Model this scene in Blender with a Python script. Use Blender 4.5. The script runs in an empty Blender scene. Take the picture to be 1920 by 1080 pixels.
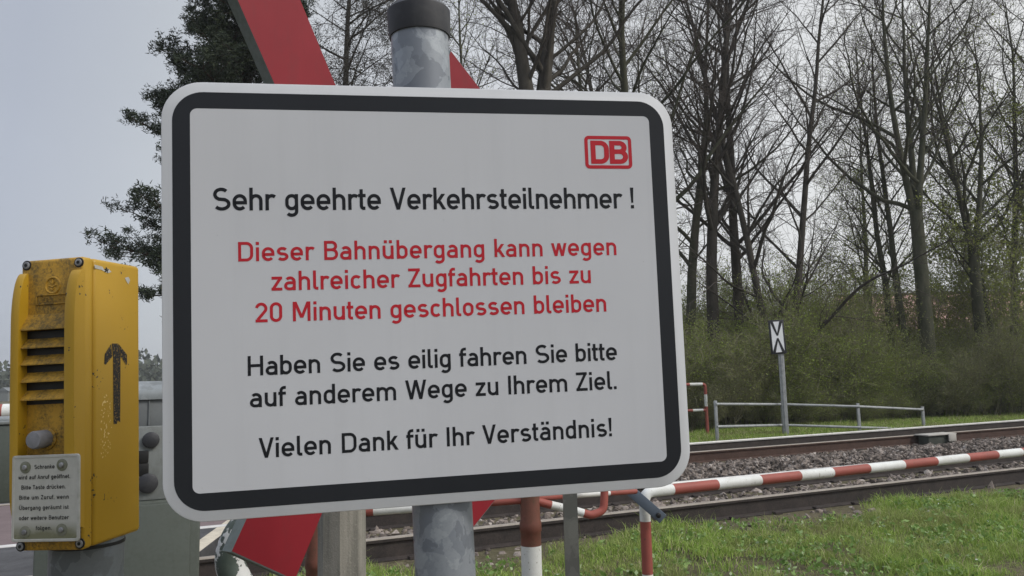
import bpy, bmesh, math, random
import numpy as np
from mathutils import Matrix, Vector
R_ = math.radians
C = bpy.context.scene.collection
SC = bpy.context.scene

# ------------------------------------------------------------------ camera
FPX, EYE = 1446.0, 1.62
CAM = np.array([0, 0, EYE])
_p, _r = R_(6.63), R_(1.46)
_r0 = np.array([1, 0, 0.]); _u0 = np.array([0, -math.sin(_p), math.cos(_p)]); FW = np.array([0, math.cos(_p), math.sin(_p)])
CR = math.cos(_r) * _r0 - math.sin(_r) * _u0
CU = math.sin(_r) * _r0 + math.cos(_r) * _u0
cam = bpy.data.cameras.new('camera'); co = bpy.data.objects.new('camera', cam); C.objects.link(co)
cam.sensor_width = 36; cam.lens = 36 * FPX / 1920; cam.clip_start = .05; cam.clip_end = 3000
co.matrix_world = Matrix(((CR[0], CU[0], -FW[0], 0), (CR[1], CU[1], -FW[1], 0), (CR[2], CU[2], -FW[2], EYE), (0, 0, 0, 1)))
SC.camera = co

# ------------------------------------------------------------------ light
SUN_AZ, SUN_EL = 112, 42          # azimuth from +Y towards +X
w = bpy.data.worlds.new('World'); SC.world = w; w.use_nodes = True
nt = w.node_tree; nt.nodes.clear()
sky = nt.nodes.new('ShaderNodeTexSky'); sky.sky_type = 'NISHITA'; sky.sun_disc = False
sky.sun_elevation = R_(SUN_EL); sky.sun_rotation = R_(SUN_AZ); sky.air_density = 1.0; sky.dust_density = 4.0; sky.ozone_density = 1.0
hs = nt.nodes.new('ShaderNodeHueSaturation'); hs.inputs['Saturation'].default_value = .35
mixs = nt.nodes.new('ShaderNodeMixRGB'); mixs.inputs[0].default_value = .8
tcw = nt.nodes.new('ShaderNodeTexCoord'); dp = nt.nodes.new('ShaderNodeVectorMath'); dp.operation = 'DOT_PRODUCT'; dp.inputs[1].default_value = (.9, .4, -.15)
nt.links.new(tcw.outputs['Generated'], dp.inputs[0]); mr = nt.nodes.new('ShaderNodeMapRange'); mr.inputs['From Min'].default_value = -.5; mr.inputs['From Max'].default_value = 1.
nt.links.new(dp.outputs['Value'], mr.inputs['Value']); vr = nt.nodes.new('ShaderNodeValToRGB'); nt.links.new(mr.outputs[0], vr.inputs[0])
VE = vr.color_ramp.elements; VE.new(.4); VE.new(.6)          # veil of thin cloud, whiter on the sun's side
for e_, (p_, c_) in zip(VE, ((.2, (.42, .46, .545)), (.33, (.535, .57, .605)), (.48, (.63, .655, .70)), (.80, (.79, .80, .80)))): e_.position = p_; e_.color = (*c_, 1)
vs_ = nt.nodes.new('ShaderNodeVectorMath'); vs_.operation = 'SCALE'; cn = nt.nodes.new('ShaderNodeTexNoise'); cn.inputs['Scale'].default_value = 2.2; cn.inputs['Detail'].default_value = 5; nt.links.new(tcw.outputs['Generated'], cn.inputs['Vector'])
cm = nt.nodes.new('ShaderNodeMapRange'); cm.inputs['From Min'].default_value = .3; cm.inputs['From Max'].default_value = .7; cm.inputs['To Min'].default_value = .955; cm.inputs['To Max'].default_value = 1.045; nt.links.new(cn.outputs['Fac'], cm.inputs['Value'])
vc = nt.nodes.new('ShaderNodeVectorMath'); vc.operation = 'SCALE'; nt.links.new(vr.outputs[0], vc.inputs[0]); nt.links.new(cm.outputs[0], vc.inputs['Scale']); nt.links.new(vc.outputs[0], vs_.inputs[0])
sx_ = nt.nodes.new('ShaderNodeSeparateXYZ'); nt.links.new(tcw.outputs['Generated'], sx_.inputs[0]); mz = nt.nodes.new('ShaderNodeMapRange')   # sky boosted overhead, out of frame, added to light ground and plants
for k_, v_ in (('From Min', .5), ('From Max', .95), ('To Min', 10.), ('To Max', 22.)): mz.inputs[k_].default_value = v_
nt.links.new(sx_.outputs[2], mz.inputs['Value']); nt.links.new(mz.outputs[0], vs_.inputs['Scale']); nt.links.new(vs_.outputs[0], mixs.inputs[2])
bg = nt.nodes.new('ShaderNodeBackground'); bg.inputs[1].default_value = .10
wo = nt.nodes.new('ShaderNodeOutputWorld')
nt.links.new(sky.outputs[0], hs.inputs['Color']); nt.links.new(hs.outputs[0], mixs.inputs[1])
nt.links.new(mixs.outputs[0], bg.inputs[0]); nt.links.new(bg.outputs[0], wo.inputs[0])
sl = bpy.data.lights.new('sun', 'SUN'); sl.energy = 1.5; sl.angle = R_(18); sl.color = (1, .95, .88)
so = bpy.data.objects.new('sun', sl); C.objects.link(so)
so.rotation_euler = (R_(90 - SUN_EL), 0, R_(180 - SUN_AZ))
SC.view_settings.view_transform = 'Standard'; SC.view_settings.look = 'None'
SC.view_settings.exposure = 0.2; SC.view_settings.gamma = 1
SC.cycles.max_bounces = 6

# ------------------------------------------------------------------ helpers
def ray(x, y): return (x - 960) / FPX * CR + (540 - y) / FPX * CU + FW
def on_z(x, y, z=0.): r = ray(x, y); return CAM + r * ((z - EYE) / r[2])
def on_y(x, y, Y): r = ray(x, y); return CAM + r * (Y / r[1])

class MB:
    def __init__(s): s.v = []; s.f = []; s.m = []
    def add(s, vs, fs, mi=0, M=None):
        b = len(s.v)
        for p in vs:
            if M is not None: p = M @ Vector(p)
            s.v.append((p[0], p[1], p[2]))
        for k, f in enumerate(fs):
            s.f.append([b + i for i in f]); s.m.append(mi[k] if isinstance(mi, (list, tuple)) else mi)
        return s
    def box(s, a, b, mi=0, bev=0., M=None, seg=2):
        bm = bmesh.new(); bmesh.ops.create_cube(bm, size=1)
        for vv in bm.verts:
            for i in range(3): vv.co[i] = (a[i] + b[i]) / 2 + vv.co[i] * (b[i] - a[i])
        if bev > 0: bmesh.ops.bevel(bm, geom=bm.edges[:], offset=bev, segments=seg, affect='EDGES', profile=.5)
        bm.verts.index_update()
        s.add([tuple(q.co) for q in bm.verts], [[q.index for q in f.verts] for f in bm.faces], mi, M); bm.free(); return s
    def tube(s, path, r, n=16, mi=0, cap=True, M=None, closed=False):
        P = [np.array(q, float) for q in path]; k = len(P)
        rr = r if isinstance(r, (list, tuple, np.ndarray)) else [r] * k
        T = []
        for i in range(k):
            a = P[i - 1] if (i > 0 or closed) else P[i]; c = P[(i + 1) % k] if (i < k - 1 or closed) else P[i]
            d = c - a; T.append(d / (np.linalg.norm(d) + 1e-12))
        up = np.array([0, 0, 1.]) if abs(T[0][2]) < .9 else np.array([1., 0, 0])
        u = np.cross(T[0], up); u /= np.linalg.norm(u)
        vs = []; fs = []; ms = []
        for i in range(k):
            u = u - T[i] * (u @ T[i]); u /= np.linalg.norm(u); w_ = np.cross(T[i], u)
            for j in range(n):
                a = 2 * math.pi * j / n; vs.append(P[i] + rr[i] * (math.cos(a) * u + math.sin(a) * w_))
        for i in range(k if closed else k - 1):
            i2 = (i + 1) % k
            for j in range(n):
                fs.append([i * n + j, i * n + (j + 1) % n, i2 * n + (j + 1) % n, i2 * n + j]); ms.append(mi[i] if isinstance(mi, (list, tuple)) else mi)
        if cap and not closed:
            fs.append(list(range(n))[::-1]); ms.append(ms[0]); fs.append([(k - 1) * n + j for j in range(n)]); ms.append(ms[-2])
        return s.add(vs, fs, ms, M)
    def lathe(s, prof, n=32, mi=0, M=None):      # prof: (r, z)
        vs = []; fs = []
        for r, z in prof:
            for j in range(n):
                a = 2 * math.pi * j / n; vs.append((r * math.cos(a), r * math.sin(a), z))
        for i in range(len(prof) - 1):
            for j in range(n): fs.append([i * n + j, i * n + (j + 1) % n, (i + 1) * n + (j + 1) % n, (i + 1) * n + j])
        fs.append(list(range(n))[::-1]); fs.append([(len(prof) - 1) * n + j for j in range(n)])
        return s.add(vs, fs, mi, M)
    def prism(s, poly, y0, y1, mi=0, M=None, side=None):   # poly in (x,z), extruded along y
        n = len(poly); vs = [(x, y0, z) for x, z in poly] + [(x, y1, z) for x, z in poly]
        fs = [list(range(n)), [n + i for i in range(n)][::-1]] + [[i, n + i, n + (i + 1) % n, (i + 1) % n] for i in range(n)]
        si = mi if side is None else side
        return s.add(vs, fs, [mi, si] + [si] * n, M)
    def build(s, name, mats, parent=None, smooth=35, M=None):
        me = bpy.data.meshes.new(name); me.from_pydata(s.v, [], s.f); me.update()
        for m_ in (mats if isinstance(mats, (list, tuple)) else [mats]): me.materials.append(m_)
        me.polygons.foreach_set('material_index', s.m)
        bm = bmesh.new(); bm.from_mesh(me); bmesh.ops.recalc_face_normals(bm, faces=bm.faces[:]); bm.to_mesh(me); bm.free()
        if smooth:
            me.shade_smooth(); me.set_sharp_from_angle(angle=R_(smooth))
        o = bpy.data.objects.new(name, me); C.objects.link(o)
        if parent is not None: o.parent = parent
        if M is not None: o.matrix_local = M
        return o

def np_mesh(name, V, F, mats, mi=None, parent=None, smooth=False):
    """V (n,3), F (m,k) arrays -> one object"""
    me = bpy.data.meshes.new(name); V = np.asarray(V, np.float32); F = np.asarray(F, np.int32)
    me.vertices.add(len(V)); me.vertices.foreach_set('co', V.ravel())
    k = F.shape[1]; me.loops.add(F.size); me.loops.foreach_set('vertex_index', F.ravel())
    me.polygons.add(len(F)); me.polygons.foreach_set('loop_start', np.arange(0, F.size, k, dtype=np.int32))
    for m_ in (mats if isinstance(mats, (list, tuple)) else [mats]): me.materials.append(m_)
    if mi is not None: me.polygons.foreach_set('material_index', np.asarray(mi, np.int32))
    me.polygons.foreach_set('use_smooth', np.full(len(F), bool(smooth)))
    me.update(calc_edges=True); me.validate()
    o = bpy.data.objects.new(name, me); C.objects.link(o)
    if parent is not None: o.parent = parent
    return o

def tag(o, label, cat, group=None):
    o['label'] = label; o['category'] = cat
    if group: o['group'] = group
    return o
def thing(name, label, cat, loc=(0, 0, 0), group=None):
    o = bpy.data.objects.new(name, None); C.objects.link(o); o.location = loc; o.empty_display_size = .1
    return tag(o, label, cat, group)
def kind(o, k): o['kind'] = k; return o
def frame(c, X, Y, Z):
    return Matrix(((X[0], Y[0], Z[0], c[0]), (X[1], Y[1], Z[1], c[1]), (X[2], Y[2], Z[2], c[2]), (0, 0, 0, 1)))
def copy_tree(o, parent=None):
    c = o.copy(); C.objects.link(c)
    if parent is not None: c.parent = parent
    for ch in list(o.children): copy_tree(ch, c)
    return c

# ------------------------------------------------------------------ materials
class NT:
    def __init__(s, name):
        s.m = bpy.data.materials.new(name); s.m.use_nodes = True; s.t = s.m.node_tree
        s.b = s.t.nodes['Principled BSDF']; s.tc = s.t.nodes.new('ShaderNodeTexCoord')
    def node(s, typ, **kw):
        n = s.t.nodes.new(typ)
        for k, v in kw.items(): setattr(n, k, v)
        return n
    def link(s, a, b): s.t.links.new(a, b)
    def map(s, scale=(1, 1, 1), loc=(0, 0, 0), src='Object'):
        n = s.node('ShaderNodeMapping'); n.inputs['Scale'].default_value = scale; n.inputs['Location'].default_value = loc
        s.link(s.tc.outputs[src], n.inputs[0]); return n.outputs[0]
    def noise(s, sc, det=4, rough=.6, vec=None, dist=0):
        n = s.node('ShaderNodeTexNoise'); n.inputs['Scale'].default_value = sc; n.inputs['Detail'].default_value = det
        n.inputs['Roughness'].default_value = rough; n.inputs['Distortion'].default_value = dist
        s.link(vec if vec is not None else s.tc.outputs['Object'], n.inputs['Vector']); return n.outputs['Fac']
    def voro(s, sc, vec=None, feature='F1', out='Distance'):
        n = s.node('ShaderNodeTexVoronoi', feature=feature); n.inputs['Scale'].default_value = sc
        s.link(vec if vec is not None else s.tc.outputs['Object'], n.inputs['Vector']); return n.outputs[out]
    def ramp(s, fac, stops, interp='LINEAR'):
        n = s.node('ShaderNodeValToRGB'); n.color_ramp.interpolation = interp
        e = n.color_ramp.elements
        while len(e) < len(stops): e.new(.5)
        for i, (p, c) in enumerate(stops):
            e[i].position = p; e[i].color = (c, c, c, 1) if isinstance(c, (int, float)) else (*c, 1)
        s.link(fac, n.inputs[0]); return n.outputs[0]
    def mix(s, fac, a, b, mode='MIX'):
        n = s.node('ShaderNodeMixRGB', blend_type=mode)
        for i, v in ((0, fac), (1, a), (2, b)):
            if isinstance(v, (int, float)): n.inputs[i].default_value = v if i == 0 else (v, v, v, 1)
            elif isinstance(v, tuple): n.inputs[i].default_value = (*v, 1)
            else: s.link(v, n.inputs[i])
        return n.outputs[0]
    def math(s, op, a, b=0.):
        n = s.node('ShaderNodeMath', operation=op)
        for i, v in ((0, a), (1, b)):
            if isinstance(v, (int, float)): n.inputs[i].default_value = v
            else: s.link(v, n.inputs[i])
        return n.outputs[0]
    def sep(s, src='Object'):
        n = s.node('ShaderNodeSeparateXYZ'); s.link(s.tc.outputs[src], n.inputs[0]); return n.outputs
    def island(s):
        n = s.node('ShaderNodeNewGeometry'); return n.outputs['Random Per Island']
    def bump(s, h, strength=.3, dist=.01):
        n = s.node('ShaderNodeBump'); n.inputs['Strength'].default_value = strength; n.inputs['Distance'].default_value = dist
        s.link(h, n.inputs['Height']); s.link(n.outputs[0], s.b.inputs['Normal'])
    def thin(s, amt=.35):            # light shining through a leaf or blade
        t = s.node('ShaderNodeBsdfTranslucent'); m = s.node('ShaderNodeMixShader'); m.inputs[0].default_value = amt
        src = s.b.inputs['Base Color'].links[0].from_socket; s.link(src, t.inputs[0]); o = s.t.nodes['Material Output']
        s.link(s.b.outputs[0], m.inputs[1]); s.link(t.outputs[0], m.inputs[2]); s.link(m.outputs[0], o.inputs[0]); return s.m
    def done(s, col, rough=.5, metal=0., spec=.5):
        if isinstance(col, tuple): s.b.inputs['Base Color'].default_value = (*col, 1)
        else: s.link(col, s.b.inputs['Base Color'])
        if isinstance(rough, (int, float)): s.b.inputs['Roughness'].default_value = rough
        else: s.link(rough, s.b.inputs['Roughness'])
        s.b.inputs['Metallic'].default_value = metal; s.b.inputs['Specular IOR Level'].default_value = spec
        return s.m

def weathered(name, col, dirt, amount=.35, sc=9., rough=.5, fine=90., spec=.4, bump=.08):
    n = NT(name); a = n.noise(sc, 5, .65); b = n.noise(fine, 3, .6)
    f = n.ramp(n.math('MULTIPLY', a, n.math('ADD', b, .5)), [(.42, 0.), (.78, 1.)])
    c = n.mix(n.math('MULTIPLY', f, amount), col, dirt)
    sk = n.ramp(n.noise(26, 5, .7, n.map((1, 1, .08), (4, 2, 0))), [(.52, 0.), (.72, .45)]); c = n.mix(n.math('MULTIPLY', sk, amount), c, dirt)
    n.bump(b, bump, .002)
    return n.done(c, rough, 0, spec)

def sheeting(name, col, var=.05):
    n = NT(name); a = n.noise(5, 3, .5); sp = n.ramp(n.noise(140, 2, .5), [(.75, 0.), (.8, 1.)])
    c = n.mix(n.ramp(a, [(.3, 0.), (.7, 1.)]), tuple(x * (1 - var) for x in col), tuple(min(1, x * (1 + var)) for x in col))
    c = n.mix(n.math('MULTIPLY', sp, .25), c, tuple(x * .45 for x in col))
    rs_ = n.ramp(n.noise(9, 5, .7, n.map((2.2, 1, .12))), [(.5, 0.), (.78, 1.)]); c = n.mix(n.math('MULTIPLY', rs_, .16), c, tuple(x * .72 for x in col))
    fl = n.ramp(n.noise(34, 2, .4, n.map((1, 1, 1), (2, 6, 4))), [(.79, 0.), (.805, 1.)]); c = n.mix(n.math('MULTIPLY', fl, .5), c, tuple(x * .4 for x in col))
    return n.done(c, .42, 0, .22)

def galv(name, base=(.25, .275, .31), hi=(.42, .45, .475), lo=(.17, .185, .21), sc=30., blotch=20., metal=.35, grime=.0):
    n = NT(name)
    nv = n.node('ShaderNodeTexNoise'); nv.inputs['Scale'].default_value = 38; nv.inputs['Detail'].default_value = 4; n.link(n.tc.outputs['Object'], nv.inputs['Vector'])
    va = n.node('ShaderNodeVectorMath', operation='MULTIPLY_ADD'); n.link(nv.outputs['Color'], va.inputs[0]); va.inputs[1].default_value = (.035, .035, .05); n.link(n.map((1, 1, .6)), va.inputs[2])
    v1 = n.voro(sc, va.outputs[0], out='Color')
    bw = n.node('ShaderNodeRGBToBW'); n.link(v1, bw.inputs[0])
    sp = n.ramp(bw.outputs[0], [(.22, 0.), (.42, .3), (.5, .75), (.75, 1.)])
    big = n.ramp(n.noise(blotch, 6, .5, dist=.5), [(.485, 0.), (.495, 1.)])
    big2 = n.ramp(n.noise(blotch * 1.4, 5, .5, n.map((1, 1, 1), (3, 5, 2)), dist=.4), [(.54, 0.), (.552, 1.)])
    fine = n.noise(160, 4, .7)
    c = n.mix(n.math('MULTIPLY', sp, .75), base, lo)
    c = n.mix(n.math('MULTIPLY', big, .38), c, hi)
    c = n.mix(n.math('MULTIPLY', big2, .32), c, tuple(x * 1.12 for x in hi))
    c = n.mix(n.math('MULTIPLY', n.ramp(fine, [(.5, 0.), (.75, 1.)]), .35), c, lo)
    if grime:
        g = n.ramp(n.noise(7, 4, .6, n.map((1, 1, .25), (1, 7, 4))), [(.42, 0.), (.62, 1.)])
        c = n.mix(n.math('MULTIPLY', g, grime), c, (.2, .19, .15))
    n.bump(n.noise(60, 3, .6), .1, .002)
    return n.done(c, n.ramp(sp, [(0., .42), (1., .6)]), metal, .5)

def rust_rail(name, c1, c2, rough=.75):
    n = NT(name); a = n.noise(6, 5, .7); b = n.noise(60, 4, .7)
    c = n.mix(n.ramp(n.math('MULTIPLY', n.math('ADD', a, b), .5), [(.38, 0.), (.62, 1.)]), c1, c2)
    n.bump(b, .25, .004); return n.done(c, rough, 0, .25)

M = {}
M['white_sheet'] = sheeting('white sheeting', (.575, .582, .602), .03)
M['rim_sheet'] = sheeting('bare white rim', (.64, .65, .665), .02)
M['black_sheet'] = sheeting('black film', (.022, .024, .028), .1)
M['red_film'] = sheeting('red film', (.50, .022, .034), .06)
M['text_black'] = sheeting('black lettering', (.014, .015, .018), .05)
M['galv'] = galv('galvanised post')
M['galv_dirty'] = galv('grimy galvanised post', (.16, .175, .18), (.25, .28, .30), (.1, .11, .11), 30, 7, .2, .5)
M['galv_far'] = galv('weathered zinc', (.22, .24, .245), (.30, .32, .33), (.16, .17, .17), 20, 6, .1)
M['zinc_light'] = galv('pale zinc tube', (.32, .335, .34), (.40, .41, .41), (.24, .25, .25), 20, 6, .0)
M['zinc_olive'] = galv('dull olive zinc', (.125, .125, .11), (.17, .17, .15), (.09, .09, .08), 20, 6, .0)
M['rubber'] = weathered('black plastic cap and shaded bolts', (.03, .031, .036), (.08, .08, .08), .5, 20, .55)
n = NT('crossbuck red'); a = n.noise(4, 4, .6); b = n.ramp(n.noise(22, 5, .7, n.map((1, 1, .3))), [(.52, 0.), (.75, .5)]); f = n.ramp(n.noise(120, 2, .5), [(.74, 0.), (.77, .6)])
c = n.mix(n.ramp(a, [(.3, 0.), (.7, 1.)]), (.205, .013, .021), (.255, .02, .029)); c = n.mix(b, c, (.16, .028, .03)); c = n.mix(f, c, (.33, .10, .10)); M['cross_red'] = n.done(c, .45, 0, .2)
M['cross_white'] = sheeting('crossbuck white', (.7, .7, .7))
M['cross_edge'] = weathered('grey crossbuck rim', (.17, .2, .2), (.08, .1, .07), .8, 8, .6)
M['steel'] = galv('small steel', (.3, .3, .31), (.4, .4, .4), (.2, .2, .2), 60, 30, .6)
M['dark'] = weathered('dark gap', (.012, .012, .012), (.03, .03, .025), .5)
M['cabinet'] = weathered('grey green enamel', (.092, .105, .092), (.057, .066, .05), .6, 5, .45)
M['cabinet_light'] = weathered('pale grey enamel', (.20, .215, .21), (.12, .125, .115), .7, 12, .5)
M['cabinet_mid'] = weathered('mid grey enamel', (.16, .172, .175), (.11, .115, .115), .6, 6, .5)
def worn_paint(name, col, dirt, under):
    n = NT(name); a = n.noise(7, 5, .7); b = n.noise(46, 4, .65); f = n.noise(170, 2, .6)
    c = n.mix(n.math('MULTIPLY', n.ramp(a, [(.4, 0.), (.7, 1.)]), .55), col, dirt)
    c = n.mix(n.math('MULTIPLY', n.ramp(f, [(.5, 0.), (.75, 1.)]), .3), c, dirt)
    c = n.mix(n.ramp(b, [(.655, 0.), (.67, .85)]), c, under); n.bump(b, .1, .002); return n.done(c, .55, 0, .3)
M['pole_red'] = worn_paint('faded red paint', (.33, .088, .068), (.21, .07, .055), (.13, .075, .055))
M['pole_white'] = worn_paint('white pole paint', (.72, .73, .70), (.47, .46, .41), (.25, .22, .17))
M['pole_rust'] = weathered('rusting red paint', (.17, .062, .042), (.09, .05, .028), .9, 14, .65)
M['bracket'] = weathered('blue grey steel', (.10, .125, .16), (.06, .07, .08), .5, 12, .5)
M['board_white'] = sheeting('board white', (.86, .87, .88), .02); M['lid'] = weathered('pale lid', (.46, .44, .40), (.3, .28, .25), .6, 9, .7); M['box_body'] = weathered('dull green box', (.055, .062, .052), (.03, .03, .025), .6, 9, .7)
M['sign_black'] = weathered('black board', (.02, .021, .024), (.05, .05, .05), .4)
M['far_red'] = weathered('red hoop paint', (.42, .07, .055), (.25, .06, .05), .5)
n = NT('concrete post'); a = n.noise(14, 5, .7); b = n.noise(220, 3, .7); st = n.noise(16, 4, .6, n.map((3, 3, .2)))
c = n.mix(n.ramp(st, [(.35, 0.), (.62, 1.)]), (.16, .155, .135), (.29, .275, .24))
c = n.mix(n.ramp(b, [(.55, 0.), (.75, .7)]), c, (.36, .34, .3)); c = n.mix(n.ramp(a, [(.55, 0.), (.7, .5)]), c, (.12, .115, .1))
n.bump(b, .4, .004); M['concrete'] = n.done(c, .85, 0, .2)

n = NT('peeling white over green'); a = n.ramp(n.noise(9, 5, .6, n.map((1, 1, 1), (.3, .1, .2))), [(.47, 0.), (.485, 1.)]); b = n.noise(60, 3)
c = n.mix(a, (.62, .62, .6), n.mix(b, (.045, .065, .055), (.09, .11, .09))); n.bump(a, .5, -.003); M['peel'] = n.done(c, .55)

# yellow enamel, clean side
n = NT('yellow enamel'); a = n.noise(6, 4, .6); b = n.noise(180, 2, .6)
c = n.mix(n.ramp(a, [(.35, 0.), (.7, 1.)]), (.45, .262, .015), (.485, .29, .024))
chip = n.ramp(n.math('MULTIPLY', n.noise(270, 1, .5), n.math('MULTIPLY', n.ramp(n.sep()[2], [(.06, .0), (.12, 1.), (.2, 1.), (.235, 0.)]), n.ramp(n.sep()[1], [(.026, 0.), (.036, 1.), (.055, .9), (.085, 0.)]))), [(.585, 0.), (.61, 1.)])
dk = n.ramp(n.math('MULTIPLY', n.noise(200, 2, .5, n.map((1, 1, 1), (4, 2, 1))), n.ramp(n.noise(22, 2, .5, n.map((1, 1, 1), (7, 1, 3))), [(.5, .2), (.62, 1.)])), [(.63, 0.), (.66, 1.)])
c = n.mix(chip, c, (.78, .58, .22)); c = n.mix(dk, c, (.05, .045, .03))
n.bump(chip, .3, -.001); M['yellow'] = n.done(c, .42, 0, .4)
# yellow enamel, grimy front
n = NT('grimy yellow enamel'); a = n.noise(16, 5, .7, n.map((1, 1, .55))); b = n.noise(260, 3, .7); g2 = n.noise(38, 4, .7, n.map((1, 1, 1), (3, 3, 1)))
c = n.mix(n.ramp(n.noise(5, 3), [(.35, 0.), (.7, 1.)]), (.48, .268, .03), (.55, .315, .045))
c = n.mix(n.ramp(n.math('MULTIPLY', a, n.math('ADD', b, .45)), [(.4, 0.), (.62, .85)]), c, (.10, .075, .03))
c = n.mix(n.ramp(n.math('MULTIPLY', g2, n.math('ADD', b, .5)), [(.55, 0.), (.72, .7)]), c, (.06, .05, .025))
n.bump(b, .12, .001); M['yellow_dirty'] = n.done(c, .55, 0, .3)
# worn black arrow
n = NT('worn black arrow'); b = n.ramp(n.noise(330, 3, .7), [(.54, 0.), (.6, 1.)])
c = n.mix(n.math('MULTIPLY', b, .75), (.02, .02, .02), (.30, .19, .05)); M['arrow'] = n.done(c, .6, 0, .3)
# aluminium plate with lichen at the bottom
n = NT('dull plate'); z = n.sep()[2]; a = n.noise(40, 4, .7); b = n.noise(200, 3)
c = n.mix(n.ramp(a, [(.35, 0.), (.7, 1.)]), (.44, .435, .385), (.52, .51, .46))
m_ = n.ramp(n.math('MULTIPLY', n.ramp(z, [(.006, 1.), (.034, 0.)]), n.math('ADD', a, .35)), [(.25, 0.), (.8, .85)])
c = n.mix(m_, c, (.14, .14, .06)); M['plate'] = n.done(c, .5, 0, .4)
M['plate_rim'] = weathered('plate rim', (.50, .49, .45), (.25, .25, .18), .6, 30, .5)
M['washer'] = weathered('lichen ring', (.22, .22, .17), (.12, .13, .07), .8, 60, .8)
M['plate_text'] = weathered('engraved black', (.03, .03, .028), (.14, .14, .12), .7, 60)
M['button'] = weathered('grey push button', (.25, .25, .265), (.13, .13, .13), .7, 40, .5)

# ground materials
n = NT('turf soil'); a = n.noise(.7, 6, .65); b = n.noise(14, 5, .7); d = n.noise(60, 3, .7)
c = n.mix(n.ramp(a, [(.4, 0.), (.62, 1.)]), (.13, .12, .07), (.17, .145, .10)); c = n.mix(n.ramp(b, [(.4, 0.), (.65, 1.)]), c, (.085, .075, .045))
n.bump(d, .7, .03); M['soil'] = n.done(c, .95, 0, .1)
n = NT('ballast bed'); v = n.voro(22); a = n.noise(3, 4); b = n.noise(30, 4, .7)
c = n.mix(n.ramp(v, [(.1, 0.), (.6, 1.)]), (.035, .032, .03), (.12, .11, .105)); c = n.mix(n.ramp(b, [(.4, 0.), (.65, 1.)]), c, (.06, .05, .045))
n.bump(v, .9, .04); M['bed'] = n.done(c, .95, 0, .1)
n = NT('ballast stone'); i = n.island()
c = n.ramp(i, [(0., (.05, .043, .037)), (.3, (.12, .10, .087)), (.7, (.24, .20, .172)), (.92, (.35, .30, .265)), (1., (.50, .45, .41))])
c = n.mix(n.ramp(n.noise(40, 3), [(.4, 0.), (.7, .6)]), c, (.09, .075, .065)); M['stone'] = n.done(c, .9, 0, .15)
n = NT('rubber crossing deck'); a = n.noise(4, 5, .7); b = n.noise(120, 3, .7)
c = n.mix(n.ramp(a, [(.35, 0.), (.7, 1.)]), (.055, .055, .058), (.10, .10, .105)); c = n.mix(n.ramp(b, [(.5, 0.), (.8, .5)]), c, (.15, .15, .15)); n.bump(b, .3, .005)
M['deck'] = n.done(c, .85, 0, .2)
n = NT('reddish paving'); a = n.noise(2.5, 5, .7); b = n.noise(80, 3, .7)
c = n.mix(n.ramp(a, [(.35, 0.), (.7, 1.)]), (.15, .115, .115), (.20, .155, .155)); c = n.mix(n.ramp(b, [(.5, 0.), (.8, .4)]), c, (.24, .2, .2)); n.bump(b, .3, .005)
M['paving'] = n.done(c, .9, 0, .2)
M['road_paint'] = weathered('worn cream road paint', (.60, .54, .43), (.25, .22, .19), .6, 6, .8)
M['rail_side'] = rust_rail('dark rail side', (.030, .026, .025), (.062, .05, .045))
M['rail_brown'] = rust_rail('brown rail side', (.055, .032, .026), (.095, .058, .045))
M['rail_head'] = rust_rail('worn rail head', (.24, .21, .175), (.34, .3, .26), .5)
n = NT('polished rail head'); M['rail_shine'] = n.done(n.mix(n.ramp(n.noise(8, 3), [(.3, 0.), (.7, 1.)]), (.52, .51, .49), (.66, .65, .63)), .45, .1)  # shine painted in as a pale base colour instead of metal reflection
n = NT('sleeper concrete'); M['sleeper'] = n.done(n.mix(n.noise(20, 5, .7), (.10, .085, .07), (.23, .2, .17)), .9, 0, .2)

n = NT('grass blade'); i = n.island(); p = n.noise(.9, 4, .6)
c = n.ramp(i, [(0., (.17, .26, .045)), (.4, (.28, .41, .08)), (.72, (.39, .52, .125)), (.90, (.44, .53, .18)), (.94, (.52, .45, .27)), (1., (.60, .53, .36))])
c = n.mix(n.ramp(p, [(.44, 0.), (.66, .7)]), c, (.30, .28, .14)); M['grass'] = n.done(c, .7, 0, .2); n.thin(.3)
n.b.inputs['Subsurface Weight'].default_value = 0
n = NT('weed leaf'); M['weed'] = n.done(n.ramp(n.island(), [(0., (.14, .24, .05)), (.8, (.25, .38, .11)), (1., (.42, .5, .3))]), .55, 0, .35); n.thin(.3)
n = NT('white petal'); M['petal'] = n.done((.75, .76, .7), .7)

def bark(name, a, b):
    n = NT(name); f = n.ramp(n.noise(5, 5, .7, n.map((1, 1, .35))), [(.35, 0.), (.7, 1.)]); n.bump(n.noise(30, 4, .7), .5, .02)
    return n.done(n.mix(f, a, b), .95, 0, .1)
M['bark'] = bark('dark bark', (.055, .05, .042), (.10, .09, .075))
M['bark_green'] = bark('algae bark', (.06, .066, .042), (.115, .11, .078))
M['twig'] = bark('twig bark', (.075, .064, .056), (.12, .10, .088))
M['shrub_twig'] = bark('shrub bark', (.16, .155, .10), (.27, .255, .17))
n = NT('pine bark'); M['pine_bark'] = n.done(n.mix(n.noise(6, 4), (.05, .035, .026), (.09, .06, .045)), .95, 0, .1)
n = NT('pine needles'); M['needle'] = n.done(n.ramp(n.island(), [(0., (.02, .03, .02)), (.6, (.04, .055, .032)), (1., (.068, .085, .045))]), .7, 0, .2)
n = NT('spring leaves'); M['leaf'] = n.done(n.ramp(n.island(), [(0., (.16, .19, .04)), (.6, (.25, .29, .07)), (1., (.34, .38, .11))]), .6, 0, .3); n.thin(.45)
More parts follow.
